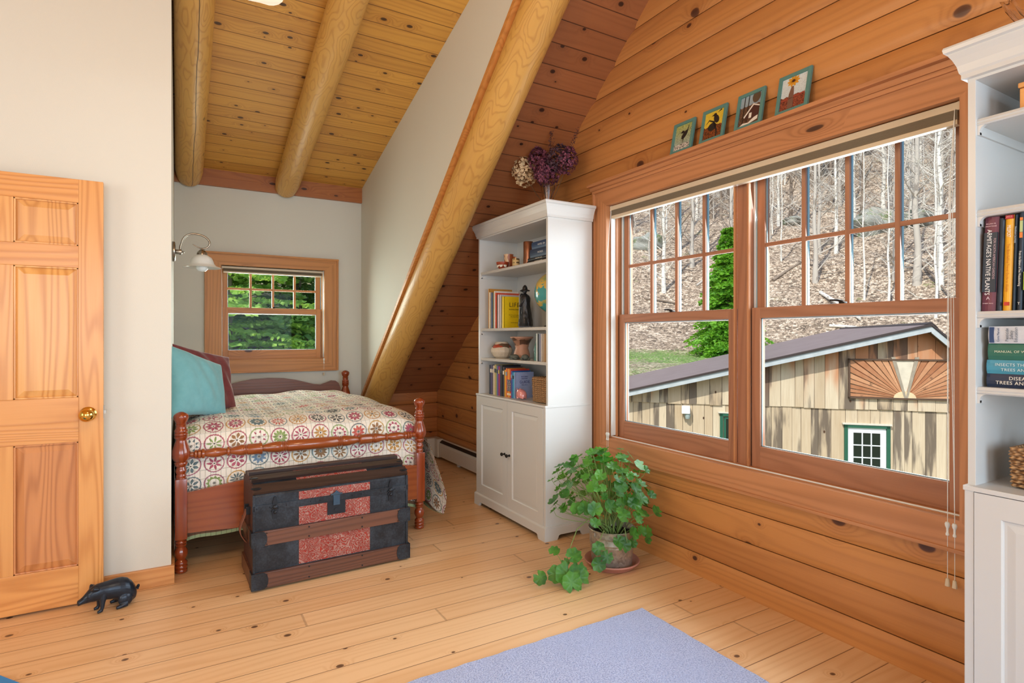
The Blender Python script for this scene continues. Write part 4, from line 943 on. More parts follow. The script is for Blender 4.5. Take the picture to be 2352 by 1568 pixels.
# pillows
def pillow(label, col, col2, c, rot, s, T, seed, ear=.10, wr=1.0, sag=.45):
    rnd = random.Random(seed); ph = [rnd.random()*6 for _ in range(8)]
    def f(side):
        def g(a, b):
            x, y = 2*a-1, 2*b-1; k = 1-ear*(1-y*y)*1.0; k2 = 1-ear*(1-x*x)
            X_, Y_ = x*k*s, y*k2*s-sag*s*((x+1)/2)**1.6*((y+1)/2)
            th = T*(max(0, (1-x**2)*(1-y**2)))**.42
            w = wr*.006*(sin(X_*38+Y_*13+ph[0])*sin(Y_*23+ph[1])+.6*sin(X_*70+ph[2]+Y_*30))*(1-(x*x*y*y)**.5)
            w += wr*.010*sin(atan2(y+.001, x+.001)*8+ph[3])*(x*x+y*y)*.35*max(0, (1-x**6)*(1-y**6))
            return (X_, Y_, side*(th+w*(th/T))+.008*sin(X_*9+ph[4]))
        return g
    m = MB(); m.grid(f(1), 30, 30); m.grid(f(-1), 30, 30); bmesh.ops.remove_doubles(m.b, verts=m.b.verts, dist=.0015)
    n = NT('pillow_fabric', .9); x, y, z = n.coord(); fb = n.noise(n.vec(x*30, y*30, z*30), 1, 3); n.base(n.mix(fb, col2, col)).bump(n.noise(n.vec(x*18, y*18, z*18), 1, 4), .006, .5); n.b.inputs['Sheen Weight'].default_value = .25
    o = m.done('throw_pillow', n.mat, None, smooth=True, ang=80); o.location = c; o.rotation_euler = rot; subd(o)
    return tag(o, label, 'pillow', 'throw pillows at the left end of the bed')
pillow('turquoise throw pillow leaning on the wall at the near left of the bed', '#7fb9bd', '#69a6ac', (.090, 3.93, 1.000), (radians(78), radians(6), radians(44)), .222, .085, 3)
pillow('dark red velvet pillow leaning behind the turquoise pillow', '#8a3f3e', '#5c2326', (.150, 4.30, 1.000), (radians(76), radians(4), radians(42)), .235, .07, 8, .13, 1.7, .35)

# ------------------------------------------------ steamer trunk
t = thing('steamer_trunk', 'antique black trunk with red embossed panels and wooden slats at the foot of the bed', 'trunk', (.721, 3.309, 0), radians(1.9))
bn = NT('trunk_black_metal', .42, .25); x, y, z = bn.coord(); f_ = bn.noise(bn.vec(x*9, y*9, z*9), 1, 4, .65); g_ = bn.noise(bn.vec(x*120, y*120, z*120), 1, 2)
bn.base(bn.mix((f_*.7+g_*.3).step(.35, .75), '#191c21', '#39424c')).bump(f_+g_*.3, .002, .5); TB = bn.mat
rn = NT('trunk_embossed_tin', .42, .2); x, y, z = rn.coord(); nz = rn.noise(rn.vec(x*26, y*26, z*26), 1, 1.2, .5); sw = (nz*62.).sin()*.5+.5; sw2 = (rn.noise(rn.vec(x*34+7, y*34, z*34), 1, 1)*50.).sin()*.5+.5
em = sw.step(.55, .85).m('MAXIMUM', sw2.step(.72, .9)*.8); wr_ = rn.noise(rn.vec(x*14, y*14, z*14), 1, 3)
rn.base(rn.mix(em*(wr_*.9+.15), rn.mix(wr_, '#86281f', '#b04034'), '#b59a8e')).bump(em, .004, .9); TR = rn.mat
SL = M['slat']; SD = wood('trunk_slat_dark', '#3c2d28', '#241b19', al='X', ac='Y', knots=(9, 9, 0, .1), ring=8, lines=.4, rough=.35); hx, fy, by = .403, -.180, .180
prof = [(fy, .012), (fy, .470), (fy+.012, .492), (fy+.055, .520), (fy+.10, .538), (fy+.145, .545), (by-.145, .545), (by-.10, .538), (by-.055, .520), (by-.012, .492), (by, .470), (by, .012)]
m = MB(); m.prism(prof, 'X', -hx+.004, hx-.004); m.done('trunk_body', TB, t)
def front(nm, mat, x0, x1, z0, z1, th, bev=.001): return bx(nm, mat, t, x0, x1, fy-th, fy+.001, z0, z1, bev=bev)
front('embossed_panel', TR, -.188, .188, .095, .222, .002); front('embossed_panel', TR, -.188, .188, .298, .396, .002); front('embossed_panel', TR, -.188, .188, .428, .470, .002)
# embossed tin between the slats of the lid
def lid(nm, mat, ya, za, yb, zb_, x0, x1, th):
    a, b = Vector((ya, za)), Vector((yb, zb_)); d = (b-a).normalized(); nn = Vector((-d.y, d.x))*th
    m = MB(); m.prism([tuple(a), tuple(b), tuple(b+nn), tuple(a+nn)], 'X', x0, x1); return m.done(nm, mat, t)
lid('embossed_panel', TR, fy+.040, .511, fy+.068, .526, -.188, .188, .003); lid('embossed_panel', TR, fy+.112, .5405, fy+.150, .5455, -.188, .188, .003); lid('embossed_panel', TR, by-.150, .5455, by-.112, .5405, -.188, .188, .003)
front('slat', SL, -hx, hx, .012, .090, .016, .002); front('slat', SL, -hx, hx, .224, .296, .014, .002)
lid('slat', SD, fy+.000, .482, fy+.044, .512, -hx-.003, hx+.003, .016); lid('slat', SD, fy+.068, .527, fy+.112, .541, -hx-.003, hx+.003, .016)
lid('slat', SD, fy+.152, .546, by-.152, .546, -hx-.003, hx+.003, .018); lid('slat', SD, by-.112, .541, by-.068, .527, -hx-.003, hx+.003, .016); lid('slat', SD, by-.044, .512, by, .482, -hx-.003, hx+.003, .016)
front('strap', TB, -.41, .41, .398, .427, .006); front('lid_edge', TB, -.41, .41, .392, .399, .004)
for sx_ in (-1, 1):
    for z0, z1 in ((.010, .092), (.222, .298)):
        m = MB(); w_ = .075 if z0 < .1 else .070; xa, xb = (-.413, -.413+w_) if sx_ < 0 else (.413-w_, .413)
        c0 = xb if sx_ < 0 else xa; zm = (z0+z1)/2; pts = [(xa if sx_ < 0 else xb, z0), (c0-sx_*-.02*1, z0)] if 0 else None
        R_ = (z1-z0)/2; cx = (xb-R_*.6) if sx_ < 0 else (xa+R_*.6)
        arc = [(cx+(-sx_)*R_*.6*cos(a), zm+R_*sin(a)) for a in [pi/2-pi*k/10 for k in range(11)]]
        poly = [((xa if sx_ < 0 else xb), z1)]+arc+[((xa if sx_ < 0 else xb), z0)]
        m.prism(poly, 'Y', fy-.019, fy-.013); m.box((-.417 if sx_ < 0 else .411), (-.411 if sx_ < 0 else .417), fy-.019, fy+.05, z0, z1); m.done('corner_plate', TB, t)
    m = MB(); m.ball((sx_*.388, fy+.022, .508), .028, 12, (1, .8, .22)); m.ball((sx_*.388, fy+.09, .545), .026, 12, (1, .8, .2)); m.done('cap', M['blackmetal'], t, smooth=True)
    # end frame slats and edge iron
    xe = sx_*hx
    m = MB(); m.prism([(fy, .012), (fy, .09), (by, .09), (by, .012)], 'X', min(xe, xe+sx_*.012), max(xe, xe+sx_*.012)); m.done('end_slat', SL, t)
    m = MB(); m.prism([(fy, .224), (fy, .29), (by, .29), (by, .224)], 'X', min(xe, xe+sx_*.012), max(xe, xe+sx_*.012)); m.done('end_slat', SL, t)
    m = MB(); m.prism(prof, 'X', min(xe-sx_*.004, xe+sx_*.0015), max(xe-sx_*.004, xe+sx_*.0015)); m.done('end_panel', pm('#4a2a20', .6, 0, .15, 20), t)
    m = MB(); m.box(-.006+xe, .006+xe, fy-.006, fy+.006, .01, .48, bev=.002); m.done('edge_iron', TB, t)
    # draw catches
    cx = sx_*.305; m = MB()
    m.prism([(cx-.012, .372), (cx+.012, .372), (cx+.016, .39), (cx+.010, .405), (cx+.010, .440), (cx+.004, .462), (cx-.004, .462), (cx-.010, .440), (cx-.010, .405), (cx-.016, .39)], 'Y', fy-.010, fy)
    m.ball((cx, fy-.012, .410), .012, 10, (1, .7, 1)); m.ball((cx, fy-.010, .385), .009, 10); m.tube([(cx-.018, fy-.010, .405), (cx+.018, fy-.010, .405)], .004, 8); m.prism([(cx-.010, .350), (cx+.010, .350), (cx+.012, .372), (cx-.012, .372)], 'Y', fy-.006, fy)
    m.done('draw_catch', M['blackmetal'], t, smooth=True, ang=30)
m = MB(); m.box(-.044, .052, fy-.005, fy, .325, .402, bev=.001); m.lathe([(.0001, 0), (.012, 0), (.012, -.003), (.0001, -.003)], (.004, fy-.005, .347), 16, 'Y'); m.box(.002, .006, fy-.009, fy-.006, .338, .352); m.done('lock_plate', M['blackmetal'], t)
m = MB(); m.prism([(-.014, .375), (.020, .375), (.020, .422), (.026, .434), (.010, .446), (.003, .452), (-.004, .446), (-.020, .434), (-.014, .422)], 'Y', fy-.013, fy-.006); m.tube([(-.028, fy-.010, .432), (.034, fy-.010, .432)], .005, 8); m.done('hasp', pm('#4c6478', .3, .7, .1), t)
m = MB()
for x_ in (-.39, -.33, -.25, -.13, -.08, .09, .14, .25, .33, .39):
    m.ball((x_, fy-.007, .412), .0035, 6)
for x_ in (-.14, .14):
    for z_ in (.024, .078, .236, .284): m.ball((x_, fy-.017, z_), .0040, 6)
for x_ in (-.40, -.345):
    for z_ in (.02, .08, .232, .288): m.ball((x_, fy-.019, z_), .003, 6); m.ball((-x_, fy-.019, z_), .003, 6)
o = m.done('rivet', M['blackmetal'], t, smooth=True); o['kind'] = 'stuff'
m = MB(); m.grid(lambda a, b: (-hx-.020-.028*sin(pi*b)-.006*sin(2*pi*b), -.075+.055*a+.0*b, .215+.165*b), 3, 16); o = m.done('leather_handle', pm('#7d4a34', .6, 0, .12, 30, .0006), t, smooth=True); solid(o, .004)
for y_ in (-.078, -.016): bx('handle_mount', M['blackmetal'], t, -hx-.022, -hx, y_, y_+.010, .36, .40, bev=.002)

# ------------------------------------------------ potted geranium
pc_ = Vector((2.085, 2.478, 0))
o = pot('plant_saucer', 'terracotta pink plastic saucer under the galvanized bucket', 'saucer', pc_, [(.0001, 0), (.112, 0), (.122, .006), (.142, .030), (.150, .032), (.153, .037), (.150, .042), (.141, .040), (.126, .016), (.11, .008), (.0001, .007)], pm('#bf8578', .45, 0, .05), 48)
gn = NT('galvanized_steel', .42, .7); x, y, z = gn.coord(); d_, c3 = gn.voro(gn.vec(x*70, y*70, z*70), 1); f_ = gn.noise(gn.vec(x*12, y*12, z*12), 1, 4)
gn.base(gn.mix((c3[0]*.5+f_*.5), '#8c8378', '#cfc8bc')).rough(c3[1]*.2+.33); GV = gn.mat
t = thing('metal_bucket', 'galvanized metal bucket used as a planter for the geranium', 'bucket', pc_+Vector((0, 0, .009)))
m = MB(); m.lathe([(.0001, .004), (.108, .004), (.109, 0), (.113, .002), (.113, .010), (.110, .014), (.119, .115), (.121, .118), (.1205, .124), (.120, .128), (.1225, .132), (.1225, .137), (.1205, .141), (.127, .198), (.131, .200), (.132, .206), (.129, .209), (.125, .205), (.118, .15), (.0001, .14)], n=48); m.done('bucket_body', GV, t, smooth=True)
m = MB(); m.box(-.132, -.124, -.012, .012, .165, .198, bev=.003); m.box(.124, .132, -.012, .012, .165, .198, bev=.003); m.done('handle_ear', GV, t)
m = MB(); m.tube([(-.134*cos(a), -.134*sin(a)*.98, .178-.012*sin(a)) for a in [radians(d) for d in range(0, 181, 12)]], .0022, 6); m.done('bail_handle', GV, t, smooth=True)
m = MB(); rr = random.Random(4)
m.grid(lambda a, b: ((.118*a)*cos(2*pi*b), (.118*a)*sin(2*pi*b), .172+.008*sin(a*30+b*40)), 8, 28); m.done('soil', pm('#2c211b', .95, 0, .3, 60, .004), t)
# plant: stems and scalloped leaves
t = thing('geranium', 'bushy green geranium in the metal bucket with trailing stems over the floor', 'plant', pc_+Vector((0, 0, .18)))
rl = random.Random(21); LS, ST_ = MB(), MB()
def leaf(c, nrm, r, cup=.25, roll=None):
    z = Vector(nrm).normalized(); x = z.orthogonal().normalized(); x.rotate(Matrix.Rotation(roll if roll is not None else rl.random()*6.28, 3, z)); y = z.cross(x); c = Vector(c)
    n = 30; pet_ = LS.b.verts.new(c); ri = []; ro = []; fold = rl.uniform(-.1, .35)
    for k in range(n):
        a = 2*pi*k/n; lob = 1+.07*cos(7*a)+.035*cos(21*a); nt = 1-.55*exp(-((a-pi)/.22)**2)
        R_ = r*lob*nt
        def P(f):
            px, py = cos(a)*R_*f, sin(a)*R_*f; return c+x*px+y*py+z*(cup*r*f*f*(1+.5*cos(7*a))*.6-abs(py)*fold*-.6-.1*r*f)
        ri.append(LS.b.verts.new(P(.55))); ro.append(LS.b.verts.new(P(1)))
    for k in range(n):
        j = (k+1) % n; LS._f((pet_, ri[k], ri[j])); LS._f((ri[k], ro[k], ro[j], ri[j]))
def stem(p, q, sag=.0, r=.0018, up=.06):
    p, q = Vector(p), Vector(q); c1 = p+Vector((0, 0, up)); c2 = q-Vector((0, 0, up*.8)); pts = []
    for i in range(9):
        s_ = i/8; pts.append((1-s_)**3*p+3*(1-s_)**2*s_*c1+3*(1-s_)*s_*s_*c2+s_**3*q)
    ST_.tube(pts, [r*1.25-r*.5*i/8 for i in range(9)], 6); return pts
view = Vector((-.65, -.76, 0))
for i in range(165):
    th = rl.random()*2*pi; ph = rl.random()**.75*radians(108); R_ = rl.uniform(.6, 1.04)
    d = Vector((sin(ph)*cos(th), sin(ph)*sin(th), cos(ph)))
    p = Vector((d.x*.295*R_, d.y*.30*R_, .21+d.z*.265*R_))
    p += Vector((-.03, .035, 0))
    if p.x > .285: p.x = .285-rl.random()*.05
    if p.z < .02: p.z = .02+rl.random()*.06
    nrm = Vector((d.x*.8+rl.uniform(-.35, .35), d.y*.8+rl.uniform(-.35, .35), .75+rl.uniform(-.3, .4)))
    leaf(p, nrm, rl.uniform(.020, .040), rl.uniform(.05, .4))
    base_ = Vector((rl.uniform(-.05, .05), rl.uniform(-.05, .05), rl.choice([0, 0, .06, .12])))
    if i % 2 == 0: stem(base_, p-nrm.normalized()*.002, up=.08*rl.random()+.03)
    else: stem(p*.6+Vector((0, 0, -.01)), p, up=.03, r=.0013)
for k in range(9):
    a = k*.7; pts = [Vector((.03*cos(a), .03*sin(a), -.01)), Vector((.07*cos(a), .07*sin(a), .08)), Vector((.10*cos(a+.2), .12*sin(a+.2), .18)), Vector((.14*cos(a+.3), .16*sin(a+.3), .27))]; ST_.tube(pts, [.0045, .004, .0032, .002], 7)
# trailing stems to the left and front
def trail(pts, leaves):
    ST_.tube(pts, [.0032-.0018*i/(len(pts)-1) for i in range(len(pts))], 7)
    for c, n_, r_ in leaves: leaf(c, n_, r_, .3)
trail([(-.04, .02, .0), (-.14, .02, .10), (-.24, .0, .06), (-.31, -.02, -.04), (-.35, -.04, -.12), (-.375, -.055, -.155)], [((-.335, -.10, -.03), (-.3, -.6, .8), .042), ((-.40, -.02, -.02), (-.4, -.4, .9), .030), ((-.375, -.10, -.115), (-.5, -.75, .45), .062), ((-.335, -.13, -.130), (-.3, -.85, .4), .058), ((-.415, -.06, -.122), (-.6, -.6, .5), .045), ((-.385, -.15, -.135), (-.4, -.85, .3), .05), ((-.31, -.11, -.105), (0, -.8, .6), .045), ((-.500, -.04, -.130), (-.7, -.6, .4), .036), ((-.355, -.055, -.075), (-.6, -.6, .5), .022)])
for a_, b_ in (((-.355, -.045, -.11), (-.335, -.10, -.032)), ((-.355, -.045, -.11), (-.40, -.02, -.022)), ((-.36, -.05, -.14), (-.500, -.04, -.132))): ST_.tube([a_, ((a_[0]+b_[0])/2, (a_[1]+b_[1])/2, (a_[2]+b_[2])/2+.012), b_], .0014, 6)
trail([(-.06, -.05, 0), (-.13, -.09, .06), (-.19, -.11, .0), (-.205, -.125, -.06)], [((-.195, -.125, -.01), (-.5, -.8, .35), .035), ((-.205, -.14, -.085), (-.5, -.8, .2), .038), ((-.155, -.145, -.055), (-.35, -.9, .3), .034)])
trail([(0, -.06, 0), (-.02, -.13, .07), (-.03, -.16, .0)], [((-.045, -.150, -.010), (-.3, -.9, .4), .040), ((.01, -.165, .045), (.1, -.9, .5), .034), ((.015, -.155, -.01), (.0, -.9, .35), .026), ((-.07, -.14, .01), (-.4, -.8, .5), .032)])
trail([(.03, -.05, 0), (.08, -.12, .06), (.10, -.16, .01)], [((.11, -.165, .0), (.2, -.9, .4), .030), ((.15, -.12, .02), (.3, -.8, .5), .036), ((.06, -.17, .05), (0, -.9, .5), .030)])
ln = NT('geranium_leaf', .42); x, y, z = ln.coord(); f_ = ln.noise(ln.vec(x*9, y*9, z*9), 1, 2); g_ = ln.noise(ln.vec(x*70, y*70, z*70), 1, 2)
ln.base(ln.mix((f_*.7+g_*.3).step(.3, .7), '#1f5a2c', '#5c9e3c')).bump(g_, .002, .5); ln.b.inputs['Subsurface Weight'].default_value = 0; ln.b.inputs['Transmission Weight'].default_value = 0
tr = ln.new('ShaderNodeBsdfTranslucent'); tr.inputs[0].default_value = lin('#7cc040'); mx = ln.new('ShaderNodeMixShader'); mx.inputs[0].default_value = .28; ou = ln.t.nodes['Material Output']
ln.t.links.new(ln.b.outputs[0], mx.inputs[1]); ln.t.links.new(tr.outputs[0], mx.inputs[2]); ln.t.links.new(mx.outputs[0], ou.inputs[0])
LS.done('foliage', ln.mat, t, smooth=True, ang=70, fixn=False); ST_.done('stems', pm('#7f9a55', .5, 0, .1), t, smooth=True)

# ------------------------------------------------ wall lamp
t = thing('wall_lamp', 'brushed nickel wall lamp with curled arm and frosted bell shade left of alcove window', 'lamp', (-.033, 3.95, 1.778))
NK = pm('#8f877b', .25, .95, .04)
m = MB(); m.lathe([(.0001, 0), (.058, 0), (.060, .004), (.058, .014), (.050, .018), (.0001, .018)], n=36, axis='X'); m.done('wall_plate', NK, t, smooth=True)
m = MB(); m.lathe([(.013, .018), (.014, .020), (.014, .036), (.017, .036), (.017, .048), (.010, .050), (.005, .055), (.006, .062), (.0001, .065)], n=20, axis='X'); m.done('joint', M['steel'], t, smooth=True)
pts = [(.040, 0, .012), (.046, 0, .045), (.060, 0, .085), (.085, 0, .108), (.115, 0, .114), (.148, 0, .110), (.178, 0, .096), (.196, 0, .072), (.194, 0, .050), (.180, 0, .034), (.160, 0, .028), (.135, 0, .034), (.105, 0, .052)]
def smoothpts(P_, k=5):
    P_ = [Vector(p) for p in P_]; out = []
    for i in range(len(P_)-1):
        a, b, c, d = P_[max(i-1, 0)], P_[i], P_[i+1], P_[min(i+2, len(P_)-1)]
        for j in range(k):
            s_ = j/k; out.append(.5*((2*b)+(c-a)*s_+(2*a-5*b+4*c-d)*s_*s_+(3*b-a-3*c+d)*s_**3))
    return out+[P_[-1]]
pts = smoothpts(pts); m = MB(); m.tube(pts, [.0055-.0045*max(0, (i/len(pts)-.8))/.2 for i in range(len(pts))], 10); m.done('curled_arm', NK, t, smooth=True)
m = MB(); m.lathe([(.006, .030), (.007, .022), (.016, .018), (.026, .006), (.029, -.002), (.029, -.012), (.0001, -.013)], (.156, 0, 0), 24); m.done('shade_holder', NK, t, smooth=True)
sn = NT('frosted_glass', .35); x, y, z = sn.coord(); sn.base(sn.mix(sn.noise(sn.vec(x*25, y*25, z*25), 1, 3), '#dfe2da', '#f3f3ee')); sn.b.inputs['Transmission Weight'].default_value = .25
m = MB(); m.lathe([(.028, -.010), (.034, -.014), (.052, -.026), (.062, -.046), (.066, -.062), (.078, -.076), (.100, -.084), (.104, -.088), (.099, -.088), (.076, -.080), (.062, -.064), (.057, -.046), (.048, -.030), (.028, -.016)], (.156, 0, 0), 40); m.done('bell_shade', sn.mat, t, smooth=True)
m = MB(); m.lathe([(.012, -.014), (.014, -.040), (.026, -.062), (.033, -.080), (.031, -.096), (.020, -.108), (.0001, -.112)], (.156, 0, 0), 24); m.done('light_bulb', pm('#e8ece8', .15, 0, .01, 20, 0, .5, .5), t, smooth=True)

# ------------------------------------------------ framed prints on the window head ledge
FR = pm('#5a8a86', .5, 0, .05, 50)
def art(kind):
    n = NT('print_'+kind, .35); tc = n.new('ShaderNodeTexCoord'); se = n.new('ShaderNodeSeparateXYZ'); n.t.links.new(tc.outputs['Object'], se.inputs[0])
    a, b = E(n.t, se.outputs[1])*-1., E(n.t, se.outputs[2])
    sk_ = {'A': ('#bcc05a', '#9fb4bc'), 'B': ('#e3c43c', '#d9bc46'), 'C': ('#9fb6c4', '#74808a'), 'D': ('#dfe8ec', '#b9cfd8')}[kind]
    gr = {'A': ('#e6e2da', '#3b3634'), 'B': ('#3a241c', '#9a5428'), 'C': ('#3e2c26', '#7a5a44'), 'D': ('#5a2a24', '#a4563e')}[kind]
    hz = {'A': .050, 'B': .085, 'C': .115, 'D': .080}[kind]
    ha = (n.noise(n.vec(a*60, b*120, 0), 1, 2)*9.+a*240.).sin()*.5+.5; hb_ = (n.noise(n.vec(a*50, b*50, 3.), 1, 3)*60.).sin()*.5+.5
    s_ = n.mix(hb_.step(.75, .85)*(.75 if kind in 'A' else .22), n.mix((b/.18).clamp(), sk_[1], sk_[0]), '#2c2a26')
    g_ = n.mix(hb_.step(.4, .6), gr[0], gr[1]); msk = (b+(n.noise(n.vec(a*25, 0., 0.), 1, 2)-.5)*.05).lt(hz)
    n.base(n.mix(msk, s_, g_)); return n.mat
def frame(label, y0, y1, h, kind):
    w = y1-y0; yc = (y0+y1)/2; t = thing('picture_frame', label, 'framed print', (2.338, yc, 2.2685), 0, 'framed prints on the window ledge'); f = .017; T = .012; fd = .012
    m = MB(); m.box(0, fd, -w/2, -w/2+f, 0, h, bev=.001); m.box(0, fd, w/2-f, w/2, 0, h, bev=.001); m.box(0, fd, -w/2+f, w/2-f, 0, f, bev=.001); m.box(0, fd, -w/2+f, w/2-f, h-f, h, bev=.001); m.done('frame', FR, t)
    p = bx('print', art(kind), t, .006, .009, -w/2+f, w/2-f, f, h-f)
    K = pm('#26211f', .5); x_ = .0055
    def pl(nm, mat, poly, dx=0): m = MB(); m.prism([(-a, b) for a, b in poly], 'X', x_-.0008-dx, x_-dx); return m.done(nm, mat, p)
    def ell(cx, cz, rx, rz_, a=0, n=16): return [(cx+rx*cos(q)*cos(a)-rz_*sin(q)*sin(a), cz+rx*cos(q)*sin(a)+rz_*sin(q)*cos(a)) for q in [2*pi*k/n for k in range(n)]]
    bx('backing', M['dark'], t, .009, .0115, -w/2+f-.001, w/2-f+.001, f-.001, h-f+.001)
    if kind == 'A':
        pl('crow', K, ell(.010, .100, .028, .014, .9)); pl('crow', K, ell(-.004, .118, .010, .008)); pl('crow', K, [(.022, .112), (.036, .155), (.030, .110)]); pl('crow', K, [(-.012, .120), (-.024, .116), (-.012, .114)]); pl('legs', K, [(0, .088), (.004, .05), (.008, .088)])
    elif kind == 'B':
        pl('crow', K, ell(.016, .118, .026, .015, -1.1)); pl('crow', K, ell(.004, .143, .010, .009)); pl('crow', K, [(-.004, .146), (-.018, .140), (-.004, .138)]); pl('crow', K, ell(-.006, .080, .026, .022)); pl('branch', K, [(-.05, .10), (-.03, .118), (.0, .10), (.02, .05), (.024, .02), (.03, .02), (.028, .055), (.005, .108), (-.03, .124)]); pl('branch', K, [(.04, .165), (.02, .15), (.045, .158)])
    elif kind == 'C':
        pl('barn', pm('#4a2c28', .5), [(-.022, .045), (.05, .045), (.05, .095), (.022, .118), (-.022, .075)]); W_ = pm('#e9e4da', .5)
        pl('snow_roof', W_, [(-.03, .062), (.018, .118), (.054, .100), (.054, .094), (.020, .110), (-.025, .055)], .0006); pl('snow', W_, [(-.05, .018), (-.03, .030), (.0, .026), (.03, .045), (.05, .050), (.05, .032), (.0, .018)], .0006)
        pl('barn_window', W_, [(.0, .048), (.014, .048), (.014, .074), (.0, .074)], .0006); 
        for q in (-.035, -.012): pl('tree', K, [(q-.002, .03), (q+.002, .03), (q+.003, .17), (q-.001, .17)])
        pl('tree', pm('#5b4a3a', .5), ell(.030, .150, .022, .030))
    else:
        Yl = pm('#d99a2c', .5)
        for k in range(10): a = 2*pi*k/10; pl('petal', Yl, ell(-.006+.017*cos(a), .150+.014*sin(a), .013, .0055, a))
        pl('flower_heart', pm('#4a2418', .5), ell(-.006, .150, .008, .007), .0006); pl('vase', pm('#7a5a4c', .5), [(-.024, .022), (.004, .022), (.002, .09), (-.002, .125), (-.012, .125), (-.022, .09)]); pl('rail_band', pm('#9c4636', .5), [(-.055, .062), (.055, .072), (.055, .080), (-.055, .070)])
    t.rotation_euler = (0, radians(12), 0); return t
frame('small teal framed print of a crow on snowy ground, leftmost on the ledge', 2.142, 2.292, .178, 'A')
frame('teal framed print of two crows under a yellow sky, second from left', 1.937, 2.090, .182, 'B')
frame('teal framed print of a snowy barn window scene, third from left', 1.722, 1.872, .185, 'C')
frame('teal framed print of a yellow flower in a vase, rightmost on the ledge', 1.494, 1.650, .188, 'D')

# ------------------------------------------------ vase with dried flowers
vn = NT('clear_glass', .03); vn.b.inputs['Transmission Weight'].default_value = 1; vn.b.inputs['IOR'].default_value = 1.3; x, y, z = vn.coord(); vn.base(vn.mix(vn.noise(vn.vec(x*30, y*30, z*30), 1, 1), '#e8e0d4', '#ffffff'))
VC = Vector((2.150, 3.215, 2.1182))
pot('glass_vase', 'ribbed clear glass vase of dried flowers on top of the bookcase', 'vase', VC, [(.0001, 0), (.034, 0), (.036, .004), (.030, .020), (.033, .06), (.040, .11), (.047, .165), (.049, .170), (.046, .170), (.038, .11), (.030, .06), (.026, .02), (.0001, .012)], vn.mat, 20)
def floret_mat(nm, a, b, c):
    n = NT(nm, .8); x, y, z = n.coord(); n.base(n.ramp(n.white(n.vec((x*90.).floor(), (y*90.).floor(), (z*90.).floor()))[0], [(0, a), (.45, b), (.85, c)])); return n.mat
def cluster(label, c, ax, shape, mat, count, fr, stem_to, seed, group='dried hydrangea heads'):
    rr = random.Random(seed); m = MB(); ax = Vector(ax).normalized(); sd = ax.orthogonal().normalized(); td = ax.cross(sd); c = Vector(c); Lh, Rh = shape
    for i in range(count):
        s_ = rr.random(); a = rr.random()*2*pi; R_ = Rh*(sin(pi*(s_*.80+.16))**.8)*rr.uniform(.75, 1.05)
        p = c+ax*(Lh*(s_-.5))+sd*R_*cos(a)+td*R_*sin(a); nrm = (p-c+ax*.01).normalized()+Vector((rr.uniform(-.5, .5), rr.uniform(-.5, .5), rr.uniform(-.5, .5))); nrm.normalize()
        x = nrm.orthogonal().normalized(); x.rotate(Matrix.Rotation(rr.random()*6, 3, nrm)); y = nrm.cross(x)
        for k in range(4):
            q = radians(90*k+45); d = x*cos(q)+y*sin(q); e = x*-sin(q)+y*cos(q); f = fr*rr.uniform(.7, 1.2)
            m._f([m.b.verts.new(v_) for v_ in (p, p+d*f*.5+e*f*.42+nrm*f*.15, p+d*f+nrm*f*.3, p+d*f*.5-e*f*.42+nrm*f*.15)])
    t = thing('dried_hydrangea', label, 'dried flower', c, 0, group)
    o = m.done('florets', mat, t, fixn=False); o.location = -c
    m = MB(); s0 = c-ax*Lh*.3; m.tube([s0, (s0+Vector(stem_to))*.5+Vector((0, 0, -.01)), Vector(stem_to)], .0022, 6); o = m.done('stem', pm('#5a4632', .8), t); o.location = -c
    return t
CR = floret_mat('cream_florets', '#d9c49c', '#e6cfa8', '#c9a67e'); PU = floret_mat('purple_florets', '#3e1c2e', '#5e2c44', '#8a4c60'); DK = floret_mat('dusky_florets', '#2c1c26', '#402a38', '#5e424e')
low = VC+Vector((0, 0, .03))
cluster('cream dried hydrangea head hanging to the left of the vase', (2.105, 3.445, 2.455), (-.05, .25, .9), (.235, .085), CR, 340, .015, low+Vector((-.01, .005, 0)), 1)
cluster('upper purple dried hydrangea head just behind the cream one', (2.150, 3.330, 2.495), (0, .35, .8), (.18, .075), PU, 240, .015, low, 2)
cluster('largest purple dried hydrangea head low above the vase rim', (2.135, 3.205, 2.385), (0, .05, 1), (.18, .085), PU, 320, .015, low+Vector((.005, -.005, 0)), 3)
cluster('dusky plum dried hydrangea head right of the vase centre', (2.185, 3.135, 2.455), (.02, -.2, .9), (.18, .09), DK, 320, .012, low+Vector((0, -.01, 0)), 4)
cluster('purple dried hydrangea head farthest to the right beside the wall', (2.200, 3.055, 2.425), (.02, -.35, .8), (.17, .065), PU, 200, .013, low+Vector((.01, -.01, 0)), 5)
for j, (p, l_) in enumerate((((2.150, 3.425, 2.705), 'thin dried brown flower spike rising left of the vase'), ((2.185, 3.225, 2.665), 'thin dried flower spike rising in the middle of the vase'), ((2.215, 2.965, 2.600), 'feathery dark dried spike leaning right toward the wall'))):
    rr = random.Random(j+40); m = MB(); p = Vector(p); ax = (p-low).normalized(); m.tube([low, p], [.0018, .0008], 5)
    for i in range(240):
        s_ = rr.uniform(.5, 1); q = low.lerp(p, s_)+Vector((rr.gauss(0, 1), rr.gauss(0, 1), rr.gauss(0, 1)))*.022*(1.2-s_); d = Vector((rr.uniform(-1, 1), rr.uniform(-1, 1), rr.uniform(-.3, 1))).normalized()*.009; e = d.orthogonal().normalized()*.0045
        m.quad(q, q+d*.5+e, q+d, q+d*.5-e)
    o = m.done('dried_flower_spike', DK, None, fixn=False); tag(o, l_, 'dried flower', 'dried flower spikes')
